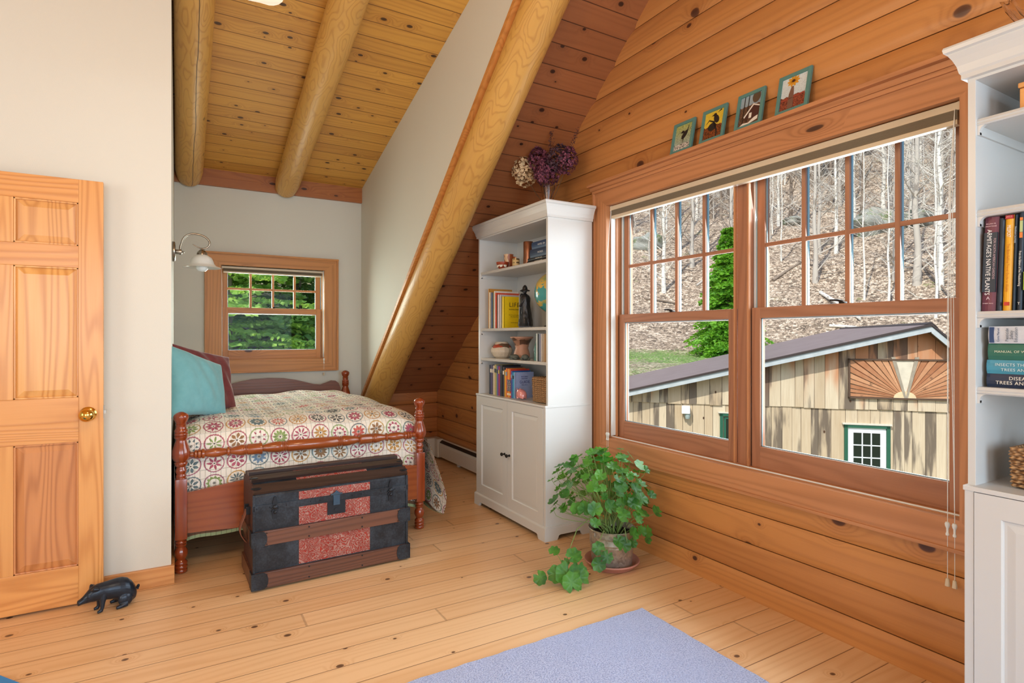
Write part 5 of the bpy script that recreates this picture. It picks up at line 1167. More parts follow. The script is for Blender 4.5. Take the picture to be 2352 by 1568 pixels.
# right bookcase top and upper shelf
m = MB(); R = []; n = 40
for r_, z_ in ((.0001, 0), (.045, 0), (.048, .006), (.030, .020), (.030, .030), (.055, .060), (.082, .090), (.100, .125), (.112, .150), (.108, .150), (.095, .125), (.076, .092), (.048, .062), (.0001, .045)):
    R.append([m.b.verts.new((r_*(1+(.06*cos(10*2*pi*k/n) if z_ > .05 else 0))*cos(2*pi*k/n), r_*(1+(.06*cos(10*2*pi*k/n) if z_ > .05 else 0))*sin(2*pi*k/n), z_+(.010*cos(10*2*pi*k/n) if z_ > .14 else 0))) for k in range(n)])
for a, b in zip(R, R[1:]):
    for k in range(n): m._f((a[k], a[(k+1) % n], b[(k+1) % n], b[k]))
o = m.done('glass_bowl', vn.mat, None, smooth=True, ang=60); o.location = (2.175, .640, 2.1182); tag(o, 'scalloped clear glass bowl on top of the right bookcase', 'bowl')
t = thing('wooden_box', 'small honey coloured wooden box with round emblem on upper shelf of right bookcase', 'box', (2.10, .560, 1.9002))
WB = wood('box_wood', '#e8a860', '#c07a38', al='Y', ac='Z', knots=(9, 9, 0, .1), ring=5, rough=.3)
bx('box_body', WB, t, -.055, .055, -.115, .115, 0, .068, bev=.003); bx('lid', WB, t, -.058, .058, -.118, .118, .070, .084, bev=.003)
m = MB(); m.lathe([(.018, 0), (.022, 0), (.022, -.003), (.018, -.003)], (-.055, .072, .030), 24, 'X'); m.ball((-.056, .072, .030), .010, 10, (.3, 1, 1)); m.done('emblem', WB, t)

# ------------------------------------------------ rug, mat, pig, ceiling fan
rg = NT('rug_pile', .95); x, y, z = rg.coord(); f1 = rg.noise(rg.vec(x*2.2, y*2.2, 0), 1, 3); f2 = rg.noise(rg.vec(x*160, y*160, z*160), 1, 2); f3 = rg.noise(rg.vec(x*420, y*420, z*420), 1, 1)
c_ = rg.mix((f2*.55+f3*.45).step(.35, .62), '#8494c6', '#c2cff0'); c_ = rg.mix(f1.step(.35, .7)*.35, c_, '#a3b2dc'); rg.base(c_).bump(f2+f3*.6, .006, .9); rg.b.inputs['Sheen Weight'].default_value = .2
m = MB(); rr = random.Random(9)
def rugf(a, b): return (.10+1.760*a+.0015*sin(b*90)*(a > .99), .25+1.747*b+.0015*sin(a*120)*(b > .99), .013+.0012*sin(a*60)*sin(b*55))
m.grid(rugf, 60, 60); m.box(.10, 1.858, .25, 1.995, .001, .0125); o = m.done('area_rug', rg.mat, None); tag(o, 'pale lavender blue pile rug lying on the pine floor', 'rug'); settle(o, (0, 0, 0))
m = MB(); m.prism([(-.576, 2.808), (-.30, 2.446), (-1.40, 1.65), (-1.75, 2.05), (-.80, 2.815), (-.62, 2.835)], 'Z', .001, .010); o = m.done('floor_mat', pm('#0d86cf', .45, 0, .04), None); tag(o, 'bright blue floor mat entering the lower left corner', 'mat')
CI = NT('cast_iron', .33, .35); x, y, z = CI.coord(); f_ = CI.noise(CI.vec(x*35, y*35, z*35), 1, 3); CI.base(CI.mix(f_, '#12171f', '#2c3a4a')).bump(f_, .0015, .5); CI = CI.mat
t = thing('pig_doorstop', 'black cast iron pig doorstop sitting by the edge of the door', 'doorstop', (-.286, 3.268, .001), radians(20)); t.scale = (.80, .92, .96)
m = MB(); R = []
for x_, z_, ry, rz_ in ((-.146, .066, .010, .009), (-.143, .067, .015, .013), (-.134, .069, .0155, .0135), (-.120, .074, .016, .017), (-.104, .081, .022, .024), (-.088, .088, .029, .031), (-.070, .092, .035, .037), (-.050, .094, .037, .039), (-.028, .092, .038, .042), (-.004, .090, .040, .044), (.022, .088, .044, .047), (.050, .083, .048, .053), (.076, .075, .050, .059), (.100, .066, .049, .059), (.120, .057, .043, .050), (.135, .050, .032, .036), (.144, .046, .016, .018)):
    R.append([m.b.verts.new((x_, ry*cos(2*pi*k/24), z_+rz_*sin(2*pi*k/24))) for k in range(24)])
for a, b in zip(R, R[1:]):
    for k in range(24): m._f((a[k], a[(k+1) % 24], b[(k+1) % 24], b[k]))
m._f(R[0]); m._f(R[-1])
for s_ in (-1, 1):
    m.tube([(-.026, s_*.020, .080), (-.034, s_*.026, .048), (-.036, s_*.028, .024), (-.040, s_*.028, .010), (-.060, s_*.029, .006)], [.020, .014, .0105, .0095, .0065], 12)
    m.ball((.078, s_*.036, .036), .034, 16, (1.15, .62, 1)); m.tube([(.082, s_*.046, .016), (.050, s_*.050, .010), (.026, s_*.050, .0075)], [.015, .010, .0075], 10)
    m.tube([(-.082, s_*.016, .112), (-.072, s_*.028, .122), (-.052, s_*.040, .118)], [.006, .011, .004], 10); m.ball((-.100, s_*.021, .090), .005, 8)
bmesh.ops.recalc_face_normals(m.b, faces=m.b.faces); o = m.done('pig_body', CI, t, smooth=True, ang=180)
rm = o.modifiers.new('fuse', 'REMESH'); rm.mode = 'VOXEL'; rm.voxel_size = .0028; rm.use_smooth_shade = True; sm_ = o.modifiers.new('soft', 'SMOOTH'); sm_.iterations = 3
m = MB(); m.tube(smoothpts([(.136, 0, .052), (.152, .004, .056), (.160, .002, .066), (.156, -.004, .074), (.149, -.003, .068), (.152, .003, .060), (.158, .006, .052)]), .0048, 8); m.done('curly_tail', CI, t, smooth=True)
t = thing('ceiling_fan', 'ceiling fan, whitewashed scalloped blade tip hanging in at the top edge', 'ceiling fan', (.20, 1.655, 2.46))
bl = wood('whitewashed_blade', '#e8dcd2', '#cdbcb0', al='Y', ac='X', knots=(9, 9, 0, .1), ring=4, lines=.3)
for k in range(5):
    an = atan2(2.219-1.655, .262-.20)+2*pi*k/5; m = MB()
    o_ = [(.16, -.045), (.30, -.060), (.44, -.070), (.50, -.070), (.530, -.064), (.545, -.048), (.549, -.030), (.553, -.012), (.560, .004), (.566, .018), (.565, .034), (.555, .050), (.535, .062), (.50, .070), (.44, .070), (.30, .058), (.16, .045)]
    m.prism([(a, -b) for a, b in o_], 'Z', -.003, .003); o = m.done('blade', bl, t); o.rotation_euler = (radians(-8), 0, an)
    m = MB(); m.box(.07, .20, -.018, .018, -.008, -.003); o = m.done('blade_bracket', M['brass'], t); o.rotation_euler = (0, 0, an)
m = MB(); m.lathe([(.0001, -.07), (.06, -.065), (.10, -.03), (.105, .03), (.06, .07), (.015, .08), (.015, 1.24), (.07, 1.25), (.07, 1.29), (.0001, 1.30)], n=30); m.done('motor', M['brass'], t, smooth=True)
LB = NT('lit_bulb', .4); LB.b.inputs['Emission Color'].default_value = (1, .72, .42, 1); LB.b.inputs['Emission Strength'].default_value = 6; LB.base('#fff0d8')
for k in range(3):
    a = k*2.1+.4; m = MB(); m.ball((.10*cos(a), .10*sin(a), -.13), .045, 18); m.done('lit_globe', LB.mat, t, smooth=True); m = MB(); m.tube([(.02*cos(a), .02*sin(a), -.06), (.09*cos(a), .09*sin(a), -.09)], .010, 8); m.done('lamp_arm', M['brass'], t)
light('fan_lamp', 'POINT', (.20, 1.655, 2.24), 26, (1, .76, .50), size=.12)
# ------------------------------------------------ outdoors: hillside
def interp(x, T_):
    for (a, b), (c, d) in zip(T_, T_[1:]):
        if x <= c: s_ = (x-a)/(c-a); s_ = max(0, s_); return b+(d-b)*s_
    return T_[-1][1]+(x-T_[-1][0])*.5
def hill(x, y):
    r = hypot(x, y); az = math.degrees(atan2(x, y))
    A_ = interp(r, [(0, -2.95), (20, -2.9), (23, -.45), (30, .30), (36, .95), (45, 3.9), (58, 10.7), (110, 36), (150, 52)])
    B_ = interp(r, [(0, -2.95), (7.5, -2.6), (12, -.4), (16, 1.0), (30, 7.5), (60, 21), (150, 60)])
    w = min(1, max(0, (az-14)/16)); w = w*w*(3-2*w); z = B_*(1-w)+A_*w
    k = min(1, max(0, (r-22)/20))
    return z+(.25*sin(x*.41+1)*sin(y*.37)+.12*sin(x*1.1+y*.7)+.5*sin(x*.13+y*.09)*k)*(.3+.7*k)
gm_ = NT('hillside_ground', .95); x, y, z = gm_.coord(); vv = gm_.vec(x, y, z)
d1, c1 = gm_.voro(vv, 5.5); d2, c2 = gm_.voro(vv, 14); big = gm_.noise(vv, .35, 3); med = gm_.noise(vv, 1.6, 3)
lf = gm_.ramp((c1[0]*.5+c2[0]*.5), [(0, '#382e26'), (.3, '#716050'), (.5, '#9a8672'), (.68, '#bda68e'), (.85, '#dacab6')])
lf = gm_.mix(med.step(.55, .8)*.5, lf, '#5a4634'); r2 = ((x*x)+(y*y)).m('SQRT')
gr = gm_.mix(c2[1], '#4d6e2c', '#7fa048'); gmask = r2.lt(34.5+0.)*(med*.5+big*.5+c2[2]*.35-.12).step(.42, .62)
gmask2 = (r2-31.3+(med-.5)*4.).abs().step(3.2, 1.2); gmask = gmask*.55+gmask2*(c2[2].gt(.18)); moss = big.step(.6, .7)*c1[1].gt(.6)*.5
gm_.base(gm_.mix(gmask.clamp(), gm_.mix(moss, lf, '#7d8a48'), gr)).bump(c1[0]*.6+c2[0]*.4+med, .12, .8)
m = MB()
def hp_(a, b):
    az = radians(-32+122*a); r = 6.2+(138)*b**1.6; X_, Y_ = r*sin(az), r*cos(az); return (X_, Y_, hill(X_, Y_))
m.grid(hp_, 150, 130); o = m.done('hillside', gm_.mat, None, smooth=True, ang=180); S(o)

# ------------------------------------------------ barn
t = thing('barn', 'weathered plank barn with brown metal roof and sunburst panel outside the large window', 'barn', (14.20, 6.198, 0), radians(-46.9))
pn = NT('barn_planks', .85); x, y, z = pn.coord(); at = pn.new('ShaderNodeAttribute'); at.attribute_name = 'rnd'; rv = E(pn.t, at.outputs['Fac'])
st1 = pn.noise(pn.vec(x*9+rv*31., y*9, z*.9+rv*17.), 1, 4, .6); st2 = pn.noise(pn.vec(x*45, y*45, z*2.2+rv*9.), 1, 3); st3 = pn.noise(pn.vec(x*3.2+rv*71., 0., z*.55+rv*13.), 1, 2)
c_ = pn.mix((st1*.7+rv*.5-.1).clamp(), '#b59c7c', '#e0d2b8'); c_ = pn.mix(st2*.4, c_, '#8c7254')
org = (st3*.9+z*.28+rv*.25).step(.62, .95); c_ = pn.mix(org*.75, c_, '#b8682c')
dk = (st1*.5+st3*.75+(rv*7.3).fract()*.25).step(.765, .91); c_ = pn.mix(dk*.82, c_, '#4c4038')
kd, kc = pn.voro(pn.vec(x*3.3, y, z*2.1), 1); c_ = pn.mix(kd.step(.09, .05)*kc[0].lt(.5), c_, '#4a2f1c')
pn.base(c_).bump(st2, .008, .6); BP = pn.mat
def plank(m, lay, poly_or_box, v):
    n0 = len(m.b.verts); m.b.verts.ensure_lookup_table(); vs = poly_or_box(); 
    for w in vs: w[lay] = v
rb = random.Random(5); roofz = lambda x: 1.574+(.247*x if x < 0 else -.96*x)
for nm, zlo, zhi, yy in (('upper_siding', -.39, None, .320), ('lower_siding', -3.3, -.36, .355)):
    m = MB(); lay = m.b.verts.layers.float.new('rnd'); x = -8.4
    while x < 3.0:
        w = rb.uniform(.17, .34) if nm == 'upper_siding' else rb.uniform(.15, .30); xa, xb = x, min(3.0, x+w); v = rb.random()
        za = roofz(xa)-.06 if zhi is None else min(zhi, roofz(xa)-.06); zb_ = roofz(xb)-.06 if zhi is None else min(zhi, roofz(xb)-.06)
        if max(za, zb_) > zlo+.02:
            dy = rb.uniform(0, .014); zl = zlo+rb.uniform(-.012, .012)
            vs = m.prism([(xa+.004, zl), (xb-.004, zl), (xb-.004, max(zl+.01, zb_)), (xa+.004, max(zl+.01, za))], 'Y', yy-dy, yy+.03)
            for q_ in vs: q_[lay] = v
        x = xb
    m.done(nm, BP, t)
m = MB(); m.prism([(-8.2, -3.3), (3.0, -3.3), (3.0, roofz(3.0)-.12), (0, 1.44), (-8.2, roofz(-8.2)-.12)], 'Y', .40, 7.0); m.done('barn_body', pm('#3a2c22', .9), t)
rf = NT('barn_metal_roof', .5, .1); x, y, z = rf.coord(); rib = ((x*1.05+0.)*3.6).fract().step(.96, 1.); rf.base(rf.mix(rf.noise(rf.vec(x*2, y*2, z*2), 1, 3), '#7c6a68', '#978684')).bump(((y*4.2).fract()-.5).abs().step(.40, .5), .03, .8)
m = MB(); m.prism([(-8.8, roofz(-8.8)), (0, 1.574), (0, 1.50), (-8.8, roofz(-8.8)-.05)], 'Y', 0, 7.25); m.prism([(0, 1.574), (3.4, roofz(3.4)), (3.4, roofz(3.4)-.07), (0, 1.50)], 'Y', 0, 7.25)
m.done('barn_roof', rf.mat, t)
m = MB(); m.prism([(-.14, 1.548), (0, 1.60), (.12, 1.475), (.0, 1.57)], 'Y', -.02, 7.27); m.done('ridge_cap', pm('#3c302e', .5), t)
m = MB(); m.prism([(-8.8, roofz(-8.8)-.01), (0, 1.566), (0, 1.515), (-8.8, roofz(-8.8)-.055)], 'Y', -.03, .02); m.prism([(0, 1.566), (3.4, roofz(3.4)-.01), (3.4, roofz(3.4)-.07), (0, 1.515)], 'Y', -.03, .02); m.done('drip_edge', pm('#3a2f2d', .5), t)
m = MB(); m.prism([(-8.8, roofz(-8.8)-.06), (0, 1.513), (0, 1.385), (-8.8, roofz(-8.8)-.175)], 'Y', .0, .035); m.prism([(0, 1.513), (3.4, roofz(3.4)-.07), (3.4, roofz(3.4)-.23), (0, 1.36)], 'Y', .0, .035); m.done('rake_board', pm('#b9c0c2', .7, 0, .15, 6), t)
m = MB(); m.prism([(-8.8, roofz(-8.8)-.12), (0, 1.40), (0, 1.42), (-8.8, roofz(-8.8)-.10)], 'Y', .03, .42); m.prism([(0, 1.42), (3.4, roofz(3.4)-.14), (3.4, roofz(3.4)-.16), (0, 1.40)], 'Y', .03, .42); m.done('soffit', pm('#6b5238', .8), t)
# sunburst panel
sb = bpy.data.objects.new('sunburst_panel', None); C.objects.link(sb); sb.parent = t; x0, x1, z0, z1 = -1.545, .705, -.135, .775; hx_, hz_ = -.42, -.10
m = MB(); lay = m.b.verts.layers.float.new('rnd')
def ray_hit(a):
    dx, dz = cos(a), sin(a); tt = 1e9
    if dx > 1e-6: tt = min(tt, (x1-.03-hx_)/dx)
    if dx < -1e-6: tt = min(tt, (x0+.03-hx_)/dx)
    if dz > 1e-6: tt = min(tt, (z1-.03-hz_)/dz)
    return hx_+dx*tt, hz_+dz*tt
angs = [0]+[radians(q) for q in (5, 10, 15.5, 21, 27, 33, 39, 46, 53, 61, 69, 76, 104, 111, 119, 127, 134, 141, 147, 153, 159, 164.5, 170, 175)]+[pi]
for i in range(len(angs)-1):
    a, b = angs[i], angs[i+1]
    if a < radians(75.9) or a > radians(103):
        p, q = ray_hit(a+.010), ray_hit(b-.010); pts = [(hx_+.1*cos(a), hz_+.1*sin(a)), p]
        for cx_, cz_ in ((x1-.03, z1-.03), (x0+.03, z1-.03)):
            ac_ = atan2(cz_-hz_, cx_-hx_)
            if a+.010 < ac_ < b-.010: pts.append((cx_, cz_))
        pts += [q, (hx_+.1*cos(b), hz_+.1*sin(b))]
        vs = m.prism(pts, 'Y', .285-.012*(i % 2), .318); v = rb.random()
        for q_ in vs: q_[lay] = v
sbm = NT('sunburst_boards', .8); x, y, z = sbm.coord(); at = sbm.new('ShaderNodeAttribute'); at.attribute_name = 'rnd'; rv = E(sbm.t, at.outputs['Fac']); f_ = sbm.noise(sbm.vec(x*7+rv*20., z*7, rv*9.), 1, 4)
sbm.base(sbm.mix(f_.step(.62, .75)*.7, sbm.mix((rv*.7+f_*.5-.1).clamp(), '#935530', '#cf9c74'), '#4e3020')).bump(f_, .006, .5)
m.done('ray_board', sbm.mat, sb)['kind'] = 'stuff'
m = MB(); m.prism([(hx_-.04, hz_+.08), (hx_-.19, z1-.03), (hx_+.19, z1-.03), (hx_+.04, hz_+.08)], 'Y', .280, .312); m.done('center_board', pm('#d8cdb8', .8, 0, .15, 8), sb)
for s_ in (-1, 1):
    m = MB(); xt = hx_+s_*.235; m.prism([(hx_+s_*.015, hz_+.0), (xt-.035, z1+.045), (xt+.045, z1+.045), (hx_+s_*.015+.045, hz_+.0)], 'Y', .262, .284); m.done('v_board', pm('#a29684', .8, 0, .2, 8), sb)
m = MB(); m.prism([(hx_+.22*cos(a), hz_+.15*sin(a)) for a in [pi*k/14 for k in range(15)]], 'Y', .265, .29); m.done('hub', pm('#dcc49c', .8, 0, .15, 8), sb)
m = MB()
for q in ((x0, x1, z0, z0+.035), (x0, x1, z1-.035, z1), (x0, x0+.035, z0, z1), (x1-.035, x1, z0, z1)): m.box(q[0], q[1], .255, .322, q[2], q[3])
m.done('panel_frame', pm('#5a4434', .8, 0, .2, 6), sb)
GN = pm('#1d5a44', .5, 0, .1, 8); WH = pm('#e6ecef', .5, 0, .03); PN = NT('barn_pane', .08); PN.base('#1c2822'); PN = PN.mat
d = bpy.data.objects.new('barn_door', None); C.objects.link(d); d.parent = t
m = MB()
for q in ((-1.62, -1.55, -3.0, -.76), (-.765, -.695, -3.0, -.76), (-1.62, -.695, -.815, -.745)): m.box(q[0], q[1], .290, .40, q[2], q[3])
m.done('door_frame', GN, d); bx('lintel', pm('#cfcabb', .7, 0, .1), d, -1.66, -.66, .275, .40, -.745, -.71)
m = MB()
for q in ((-1.545, -1.43, -3.0, -.82), (-.885, -.77, -3.0, -.82), (-1.43, -.885, -.93, -.82), (-1.43, -.885, -3.0, -1.78)): m.box(q[0], q[1], .325, .36, q[2], q[3])
for k in (1, 2): m.box(-1.43+k*.182-.012, -1.43+k*.182+.012, .327, .345, -1.78, -.93); m.box(-1.43, -.885, .327, .345, -1.78+k*.283-.012, -1.78+k*.283+.012)
m.done('door_leaf', WH, d); bx('pane', PN, d, -1.43, -.885, .340, .352, -1.78, -.93)
d = bpy.data.objects.new('barn_window', None); C.objects.link(d); d.parent = t
m = MB()
for q in ((-4.33, -4.26, -1.50, -.60), (-3.56, -3.49, -1.50, -.60), (-4.33, -3.49, -.66, -.59), (-4.33, -3.49, -1.56, -1.50)): m.box(q[0], q[1], .290, .40, q[2], q[3])
for q in ((-4.24, -4.19, -1.48, -.68), (-3.63, -3.58, -1.48, -.68), (-4.24, -3.58, -.73, -.68), (-4.24, -3.58, -1.50, -1.44)): m.box(q[0], q[1], .315, .37, q[2], q[3])
m.done('window_frame', GN, d); bx('pane', PN, d, -4.20, -3.62, .335, .345, -1.46, -.70); bx('lintel', pm('#cfcabb', .7, 0, .1), d, -4.37, -3.45, .280, .40, -.59, -.565)
d = bpy.data.objects.new('flood_lamp', None); C.objects.link(d); d.parent = t
bx('lamp_hood', pm('#f4f6f6', .4, 0, .01), d, -5.23, -5.03, .14, .30, -.62, -.43, bev=.02); m = MB(); m.lathe([(.06, -.62), (.075, -.66), (.05, -.75), (.0001, -.76)], (-5.09, .24, 0), 16); m.done('lamp_body', pm('#9aa8a4', .5), d, smooth=True)

# ------------------------------------------------ trees
def bark(nm, a, b, c, band=0):
    n = NT(nm, .85); x, y, z = n.coord(); f_ = n.noise(n.vec(x*4, y*4, z*14 if band else z*1.5), 1, 3); g_ = n.noise(n.vec(x*2, y*2, z*.7), 1, 2)
    n.base(n.mix(f_.step(.58, .68)*(.85 if band else .5), n.mix(g_, a, b), c)); return n.mat
BK = [bark('birch_bark', '#e9e4da', '#cfc8bc', '#4a423c', 1), bark('grey_bark', '#a59c92', '#c9c0b4', '#5c5048'), bark('brown_bark', '#7a6a5c', '#968676', '#40342c')]
def bare_mesh(seed, mat, h=15, r=.17, nb=46, lean=0, fork=False):
    rr = random.Random(seed); m = MB(); pts = [Vector((0, 0, -.6))]; n = 9; dx, dy = lean*cos(seed), lean*sin(seed)
    for i in range(1, n): s_ = i/(n-1); pts.append(Vector((dx*s_*s_*h+rr.gauss(0, .05), dy*s_*s_*h+rr.gauss(0, .05), s_*h)))
    rad = [r*(1-.88*(i/(n-1))**.9)*(1.25 if i == 0 else 1) for i in range(n)]; m.tube(pts, rad, 8, cap=False)
    if fork:
        a = rr.random()*6; q = pts[2]; m.tube([q]+[q+Vector((cos(a)*.28*k, sin(a)*.28*k, k*1.5)) for k in range(1, 7)], [r*.6*(1-k*.14) for k in range(7)], 7, cap=False)
    for b in range(nb):
        s_ = rr.uniform(.18, .97) if b % 3 else rr.uniform(.05, .4); i = min(n-2, int(s_*(n-1))); p = pts[i].lerp(pts[i+1], s_*(n-1)-i); a = rr.random()*6.28
        L = h*rr.uniform(.07, .20)*(1.15-s_*.8); up = rr.uniform(.1, .9); d = Vector((cos(a), sin(a), up)).normalized(); q = p+d*L*.5+Vector((0, 0, rr.uniform(-.05, .15)*L)); e = p+d*L+Vector((0, 0, rr.uniform(0, .35)*L)); r0 = max(.008, rad[i]*.28)
        m.tube([p, q, e], [r0, r0*.6, .004], 4, cap=False)
        for k in range(5):
            f = rr.uniform(.25, .95); w = (p.lerp(q, f*2) if f < .5 else q.lerp(e, f*2-1)); d2 = (d+Vector((rr.uniform(-1, 1), rr.uniform(-1, 1), rr.uniform(-.3, 1)))).normalized(); LL = L*rr.uniform(.2, .5)
            m.tube([w, w+d2*LL*.6, w+d2*LL+Vector((0, 0, .1*LL))], [.009, .006, .003], 3, cap=False)
    o = m.done('bare_tree', mat, None, smooth=True, ang=80, fixn=False); return o
KIND = [('white birch with straight trunk', 0, dict(r=.17, h=16)), ('leaning white birch', 0, dict(r=.15, h=15, lean=.22)), ('tall grey bare tree', 1, dict(r=.20, h=18)), ('slim grey bare sapling', 1, dict(r=.075, h=11, nb=22)),
        ('forked grey bare tree', 1, dict(r=.17, h=16, fork=True)), ('dark brown bare tree', 2, dict(r=.16, h=15)), ('thin whitish bare sapling', 0, dict(r=.07, h=12, nb=20))]
protos = [bare_mesh(11+i, BK[b], **kw) for i, (l_, b, kw) in enumerate(KIND)]; used = [False]*len(protos); rt = random.Random(77)
def put_tree(k, x, y, where, sc=1.0):
    o = protos[k] if not used[k] else protos[k].copy()
    if used[k]: C.objects.link(o)
    used[k] = True; o.location = (x, y, hill(x, y)); o.rotation_euler = (0, 0, rt.random()*6.28); o.scale = (sc,)*3 if False else (sc, sc, sc*rt.uniform(.9, 1.15))
    return tag(o, KIND[k][0]+' '+where, 'tree', 'bare trees on the wooded hillside')
def azr(u, r_):   # bearing across the window to a ground position
    a = (u-1176)/1316; X_, Y_ = .503+a*.8643, .8643-a*.503; L = hypot(X_, Y_); return X_/L*r_, Y_/L*r_
hero = [(0, 1525, 46, 'low on the hillside seen in the left sash', 1.0), (2, 1590, 50, 'low on the hillside seen in the left sash', .9), (5, 1618, 54, 'low on the hillside seen in the left sash', .9), (0, 1600, 66, 'higher on the hillside seen in the left sash', 1), (3, 1492, 52, 'low on the hillside seen in the left sash', 1),
        (2, 1872, 47, 'near the foot of the slope seen in the right sash', .9), (2, 1882, 52, 'near the foot of the slope seen in the right sash', .8), (1, 1920, 52, 'near the foot of the slope seen in the right sash', 1.0), (6, 1985, 44, 'near the foot of the slope seen in the right sash', 1), (6, 2040, 43, 'near the foot of the slope seen in the right sash', 1.1), (4, 2055, 47, 'near the foot of the slope seen in the right sash', .9),
        (2, 2105, 46, 'near the foot of the slope seen in the right sash', 1.15), (0, 2158, 45, 'near the foot of the slope seen in the right sash', 1.2), (6, 2148, 40, 'near the foot of the slope seen in the right sash', 1.1), (0, 2092, 58, 'halfway up the slope seen in the right sash', 1.2), (2, 2195, 50, 'near the foot of the slope seen in the right sash', 1), (6, 1795, 50, 'near the foot of the slope seen in the right sash', .9)]
for k, u_, r_, w_, s_ in hero: put_tree(k, *azr(u_, r_), w_, s_)
for i in range(235):
    u_ = rt.uniform(1400, 2330); r_ = 54+52*rt.random()**.8
    put_tree(rt.choice([0, 2, 2, 3, 3, 4, 5, 5, 5, 6]), *azr(u_, r_), ('far up the hillside seen in the right window sash' if u_ > 1740 else 'far up the hillside seen in the left window sash') if r_ > 75 else ('midway up the hillside seen in the right window sash' if u_ > 1740 else 'midway up the hillside seen in the left window sash'), rt.uniform(.8, 1.15))
for i in range(16):
    az = radians(rt.uniform(-12, 10)); r_ = rt.uniform(22, 45); put_tree(rt.choice([0, 1, 5, 6]), r_*sin(az), r_*cos(az), 'behind the hemlocks seen in the small alcove window', 1)

def needle_mat(nm, a, b, tcol):
    n = NT(nm, .6); x, y, z = n.coord(); f_ = n.noise(n.vec(x*1.4, y*1.4, z*1.4), 1, 3); g_ = n.noise(n.vec(x*11, y*11, z*11), 1, 2); n.base(n.mix((f_*.6+g_*.4).step(.35, .65), a, b))
    tr = n.new('ShaderNodeBsdfTranslucent'); tr.inputs[0].default_value = lin(tcol); mx = n.new('ShaderNodeMixShader'); mx.inputs[0].default_value = .35; ou = n.t.nodes['Material Output']
    n.t.links.new(n.b.outputs[0], mx.inputs[1]); n.t.links.new(tr.outputs[0], mx.inputs[2]); n.t.links.new(mx.outputs[0], ou.inputs[0]); return n.mat
def conifer(label, loc, h, R_, levels, per, mat, seed, nd=.10, droop=.3, z0=.3, shape=1.0, cat='tree', group=None):
    rr = random.Random(seed); t = thing('conifer_tree', label, cat, loc, 0, group); m = MB()
    for i in range(levels):
        s_ = i/levels; zz = z0+(h-z0)*s_; Rl = R_*(1-s_)**shape*rr.uniform(.85, 1.1)+.12
        for k in range(per):
            a = rr.random()*6.28; L = Rl*rr.uniform(.62, 1.18); d = Vector((cos(a), sin(a), 0)); sd = Vector((-sin(a), cos(a), 0)); ns = max(4, int(L/.13)+2)
            zb = zz+rr.uniform(-.1, .1)*h/levels*4
            for j in range(ns):
                f = (j+.6)/ns; p = Vector((0, 0, zb))+d*L*f+Vector((0, 0, -droop*L*f*f+.12*L*f)); wd_ = L*.34*(1-f*.75)+.05
                for q in range(3):
                    for sg in (-1, 1):
                        b_ = p+sd*sg*wd_*(q/3)*rr.uniform(.8, 1.2)+d*wd_*q/3*.5; dd = (sd*sg*rr.uniform(.4, 1)+d*rr.uniform(.3, 1)+Vector((0, 0, rr.uniform(-.5, .25)))).normalized(); LL = nd*rr.uniform(.7, 1.5); w = Vector((rr.uniform(-1, 1), rr.uniform(-1, 1), rr.uniform(-1, 1))).cross(dd).normalized()*LL*.28
                        m.quad(b_, b_+dd*LL*.5+w, b_+dd*LL, b_+dd*LL*.5-w)
    m.done('foliage', mat, t, fixn=False); m = MB(); m.tube([(0, 0, -.8), (0, 0, h*.5), (0, 0, h*.97)], [.03*h**.9*.5, .02*h**.9*.5, .01], 8); m.done('trunk', BK[2], t, smooth=True); return t
sx_, sy_ = azr(1672, 33.5)
conifer('bright green spruce standing at the foot of the hill beyond the barn roof', (sx_, sy_, hill(sx_, sy_)-.1), 7.1, 1.95, 38, 14, needle_mat('spruce_needles', '#3f7a1c', '#7fb832', '#a8d840'), 3, .17, .38, .2, .9)
hm = needle_mat('hemlock_needles', '#5f9440', '#b0d066', '#c8ec60'); hm2 = needle_mat('dark_hemlock_needles', '#3c6c38', '#78a450', '#98bc58')
hs = [(1.05, 15.5, 9, 2.9, 'feathery hemlock in the middle of the alcove window view', hm), (-.9, 16.5, 9, 3.0, 'feathery hemlock at the left of the alcove window view', hm), (3.0, 17.5, 9.5, 2.8, 'feathery hemlock at the right of the alcove window view', hm2), (1.2, 22, 11, 3.4, 'darker hemlock behind the nearer ones in the alcove window', hm2), (4.6, 23, 11, 3.4, 'distant dark hemlock right of the alcove window view', hm2), (-1.5, 23, 11, 3.4, 'distant hemlock left of the alcove window view', hm)]
for i, (x_, y_, h_, r_, l_, mt) in enumerate(hs): conifer(l_, (x_, y_, hill(x_, y_)-1.4), h_, r_, 28, 6, mt, 50+i, .17, .22, .9, .7, group='hemlocks outside the alcove window')
for i, (u_, r_) in enumerate(((1905, 78), (1948, 84), (1800, 82))):
    x_, y_ = azr(u_, r_); conifer(('first', 'second', 'third')[i]+' olive pine high on the hillside among the bare trunks', (x_, y_, hill(x_, y_)), 11, 2.2, 24, 8, needle_mat('pine_needles', '#4a5c2c', '#74844a', '#8c9a50'), 90+i, .35, .15, 2.5, .8, group='pines high on the hillside')
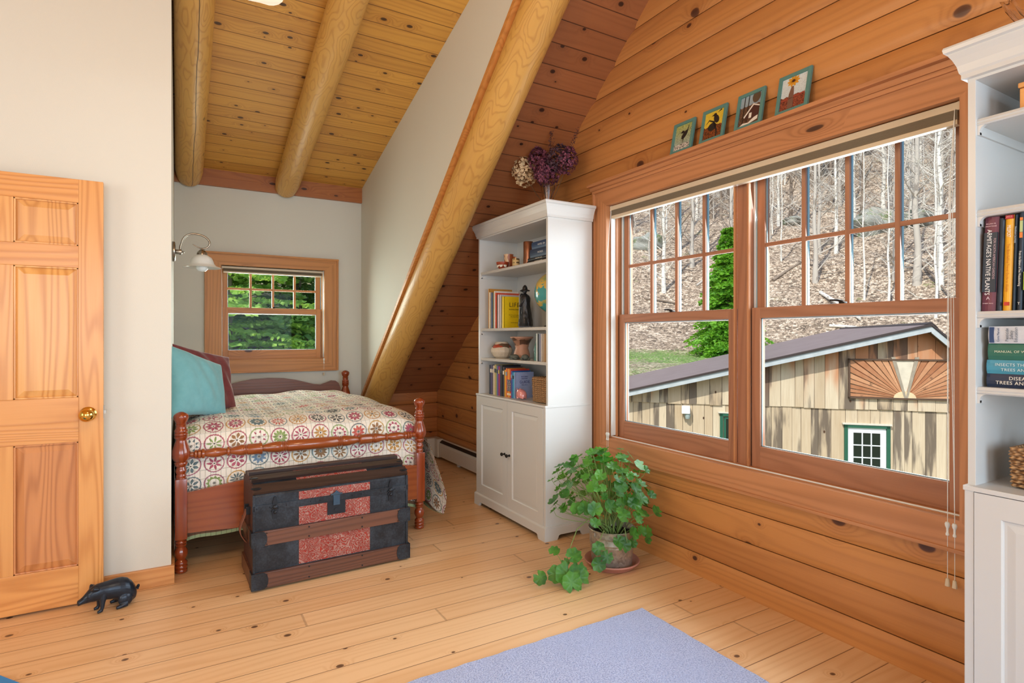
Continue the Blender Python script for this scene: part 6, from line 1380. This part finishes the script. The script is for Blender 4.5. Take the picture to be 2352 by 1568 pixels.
# rocks and fallen logs
def rock(label, u_, r_, s_, sc, seed):
    x_, y_ = azr(u_, r_); b = bmesh.new(); bmesh.ops.create_icosphere(b, subdivisions=4, radius=1); rr = random.Random(seed); ph = [rr.random()*6 for _ in range(6)]
    for v in b.verts:
        c = v.co; k = 1+.16*sin(c.x*3+ph[0])*sin(c.y*4+ph[1])+.10*sin(c.z*6+ph[2]+c.x*5)+.05*sin(c.y*13+ph[3])*sin(c.x*11+ph[4]); v.co = Vector((c.x*k*sc[0], c.y*k*sc[1], c.z*k*sc[2]))*s_
    m = MB(); m.b.free(); m.b = b; o = m.done('boulder', RK, None, smooth=True, ang=30); o.location = (x_, y_, hill(x_, y_)); return tag(o, label, 'rock', 'mossy boulders on the hillside')
rk = NT('mossy_rock', .9); x, y, z = rk.coord(); f_ = rk.noise(rk.vec(x*1.2, y*1.2, z*1.2), 1, 5, .6); rk.base(rk.mix(f_.step(.5, .66), rk.mix(f_, '#5c5c56', '#b5b6ac'), '#5f6e3c')).bump(f_, .15, .8); RK = rk.mat
rock('large mossy boulder midway up the hillside right of the centre', 2015, 57, 2.0, (1.3, 1, .8), 1); rock('second mossy boulder right of the large one', 2110, 58, 1.5, (1.4, 1, .6), 2); rock('small boulder above the spruce on the slope', 1490, 56, 1.3, (1.2, 1, .8), 3); rock('half buried boulder high on the slope', 1830, 62, 1.1, (1.5, 1, .5), 4)
def flog(label, u0, r0_, u1, r1_, rad, k):
    a = azr(u0, r0_); b = azr(u1, r1_); m = MB(); A_ = Vector((*a, hill(*a)+rad)); B2 = Vector((*b, hill(*b)+rad)); m.tube([A_, A_.lerp(B2, .5)+Vector((0, 0, .05)), B2], [rad, rad*.85, rad*.6], 8); o = m.done('fallen_log', BK[k], None, smooth=True); tag(o, label, 'fallen log', 'fallen logs on the leaf litter')
flog('fallen birch log lying downhill in the right sash view', 1885, 45, 1975, 39.5, .13, 0); flog('short pale log just above the barn ridge', 1905, 38.5, 2005, 38.3, .09, 0); flog('rusty brown fallen log left in the right sash view', 1775, 47, 1850, 50, .12, 2); flog('thin fallen log crossing the slope in the left sash', 1600, 47, 1695, 52, .08, 1); flog('dark fallen log in the left sash', 1480, 45, 1570, 44, .09, 2); flog('fallen trunk right of the big birch', 2110, 49, 2190, 43, .10, 2)
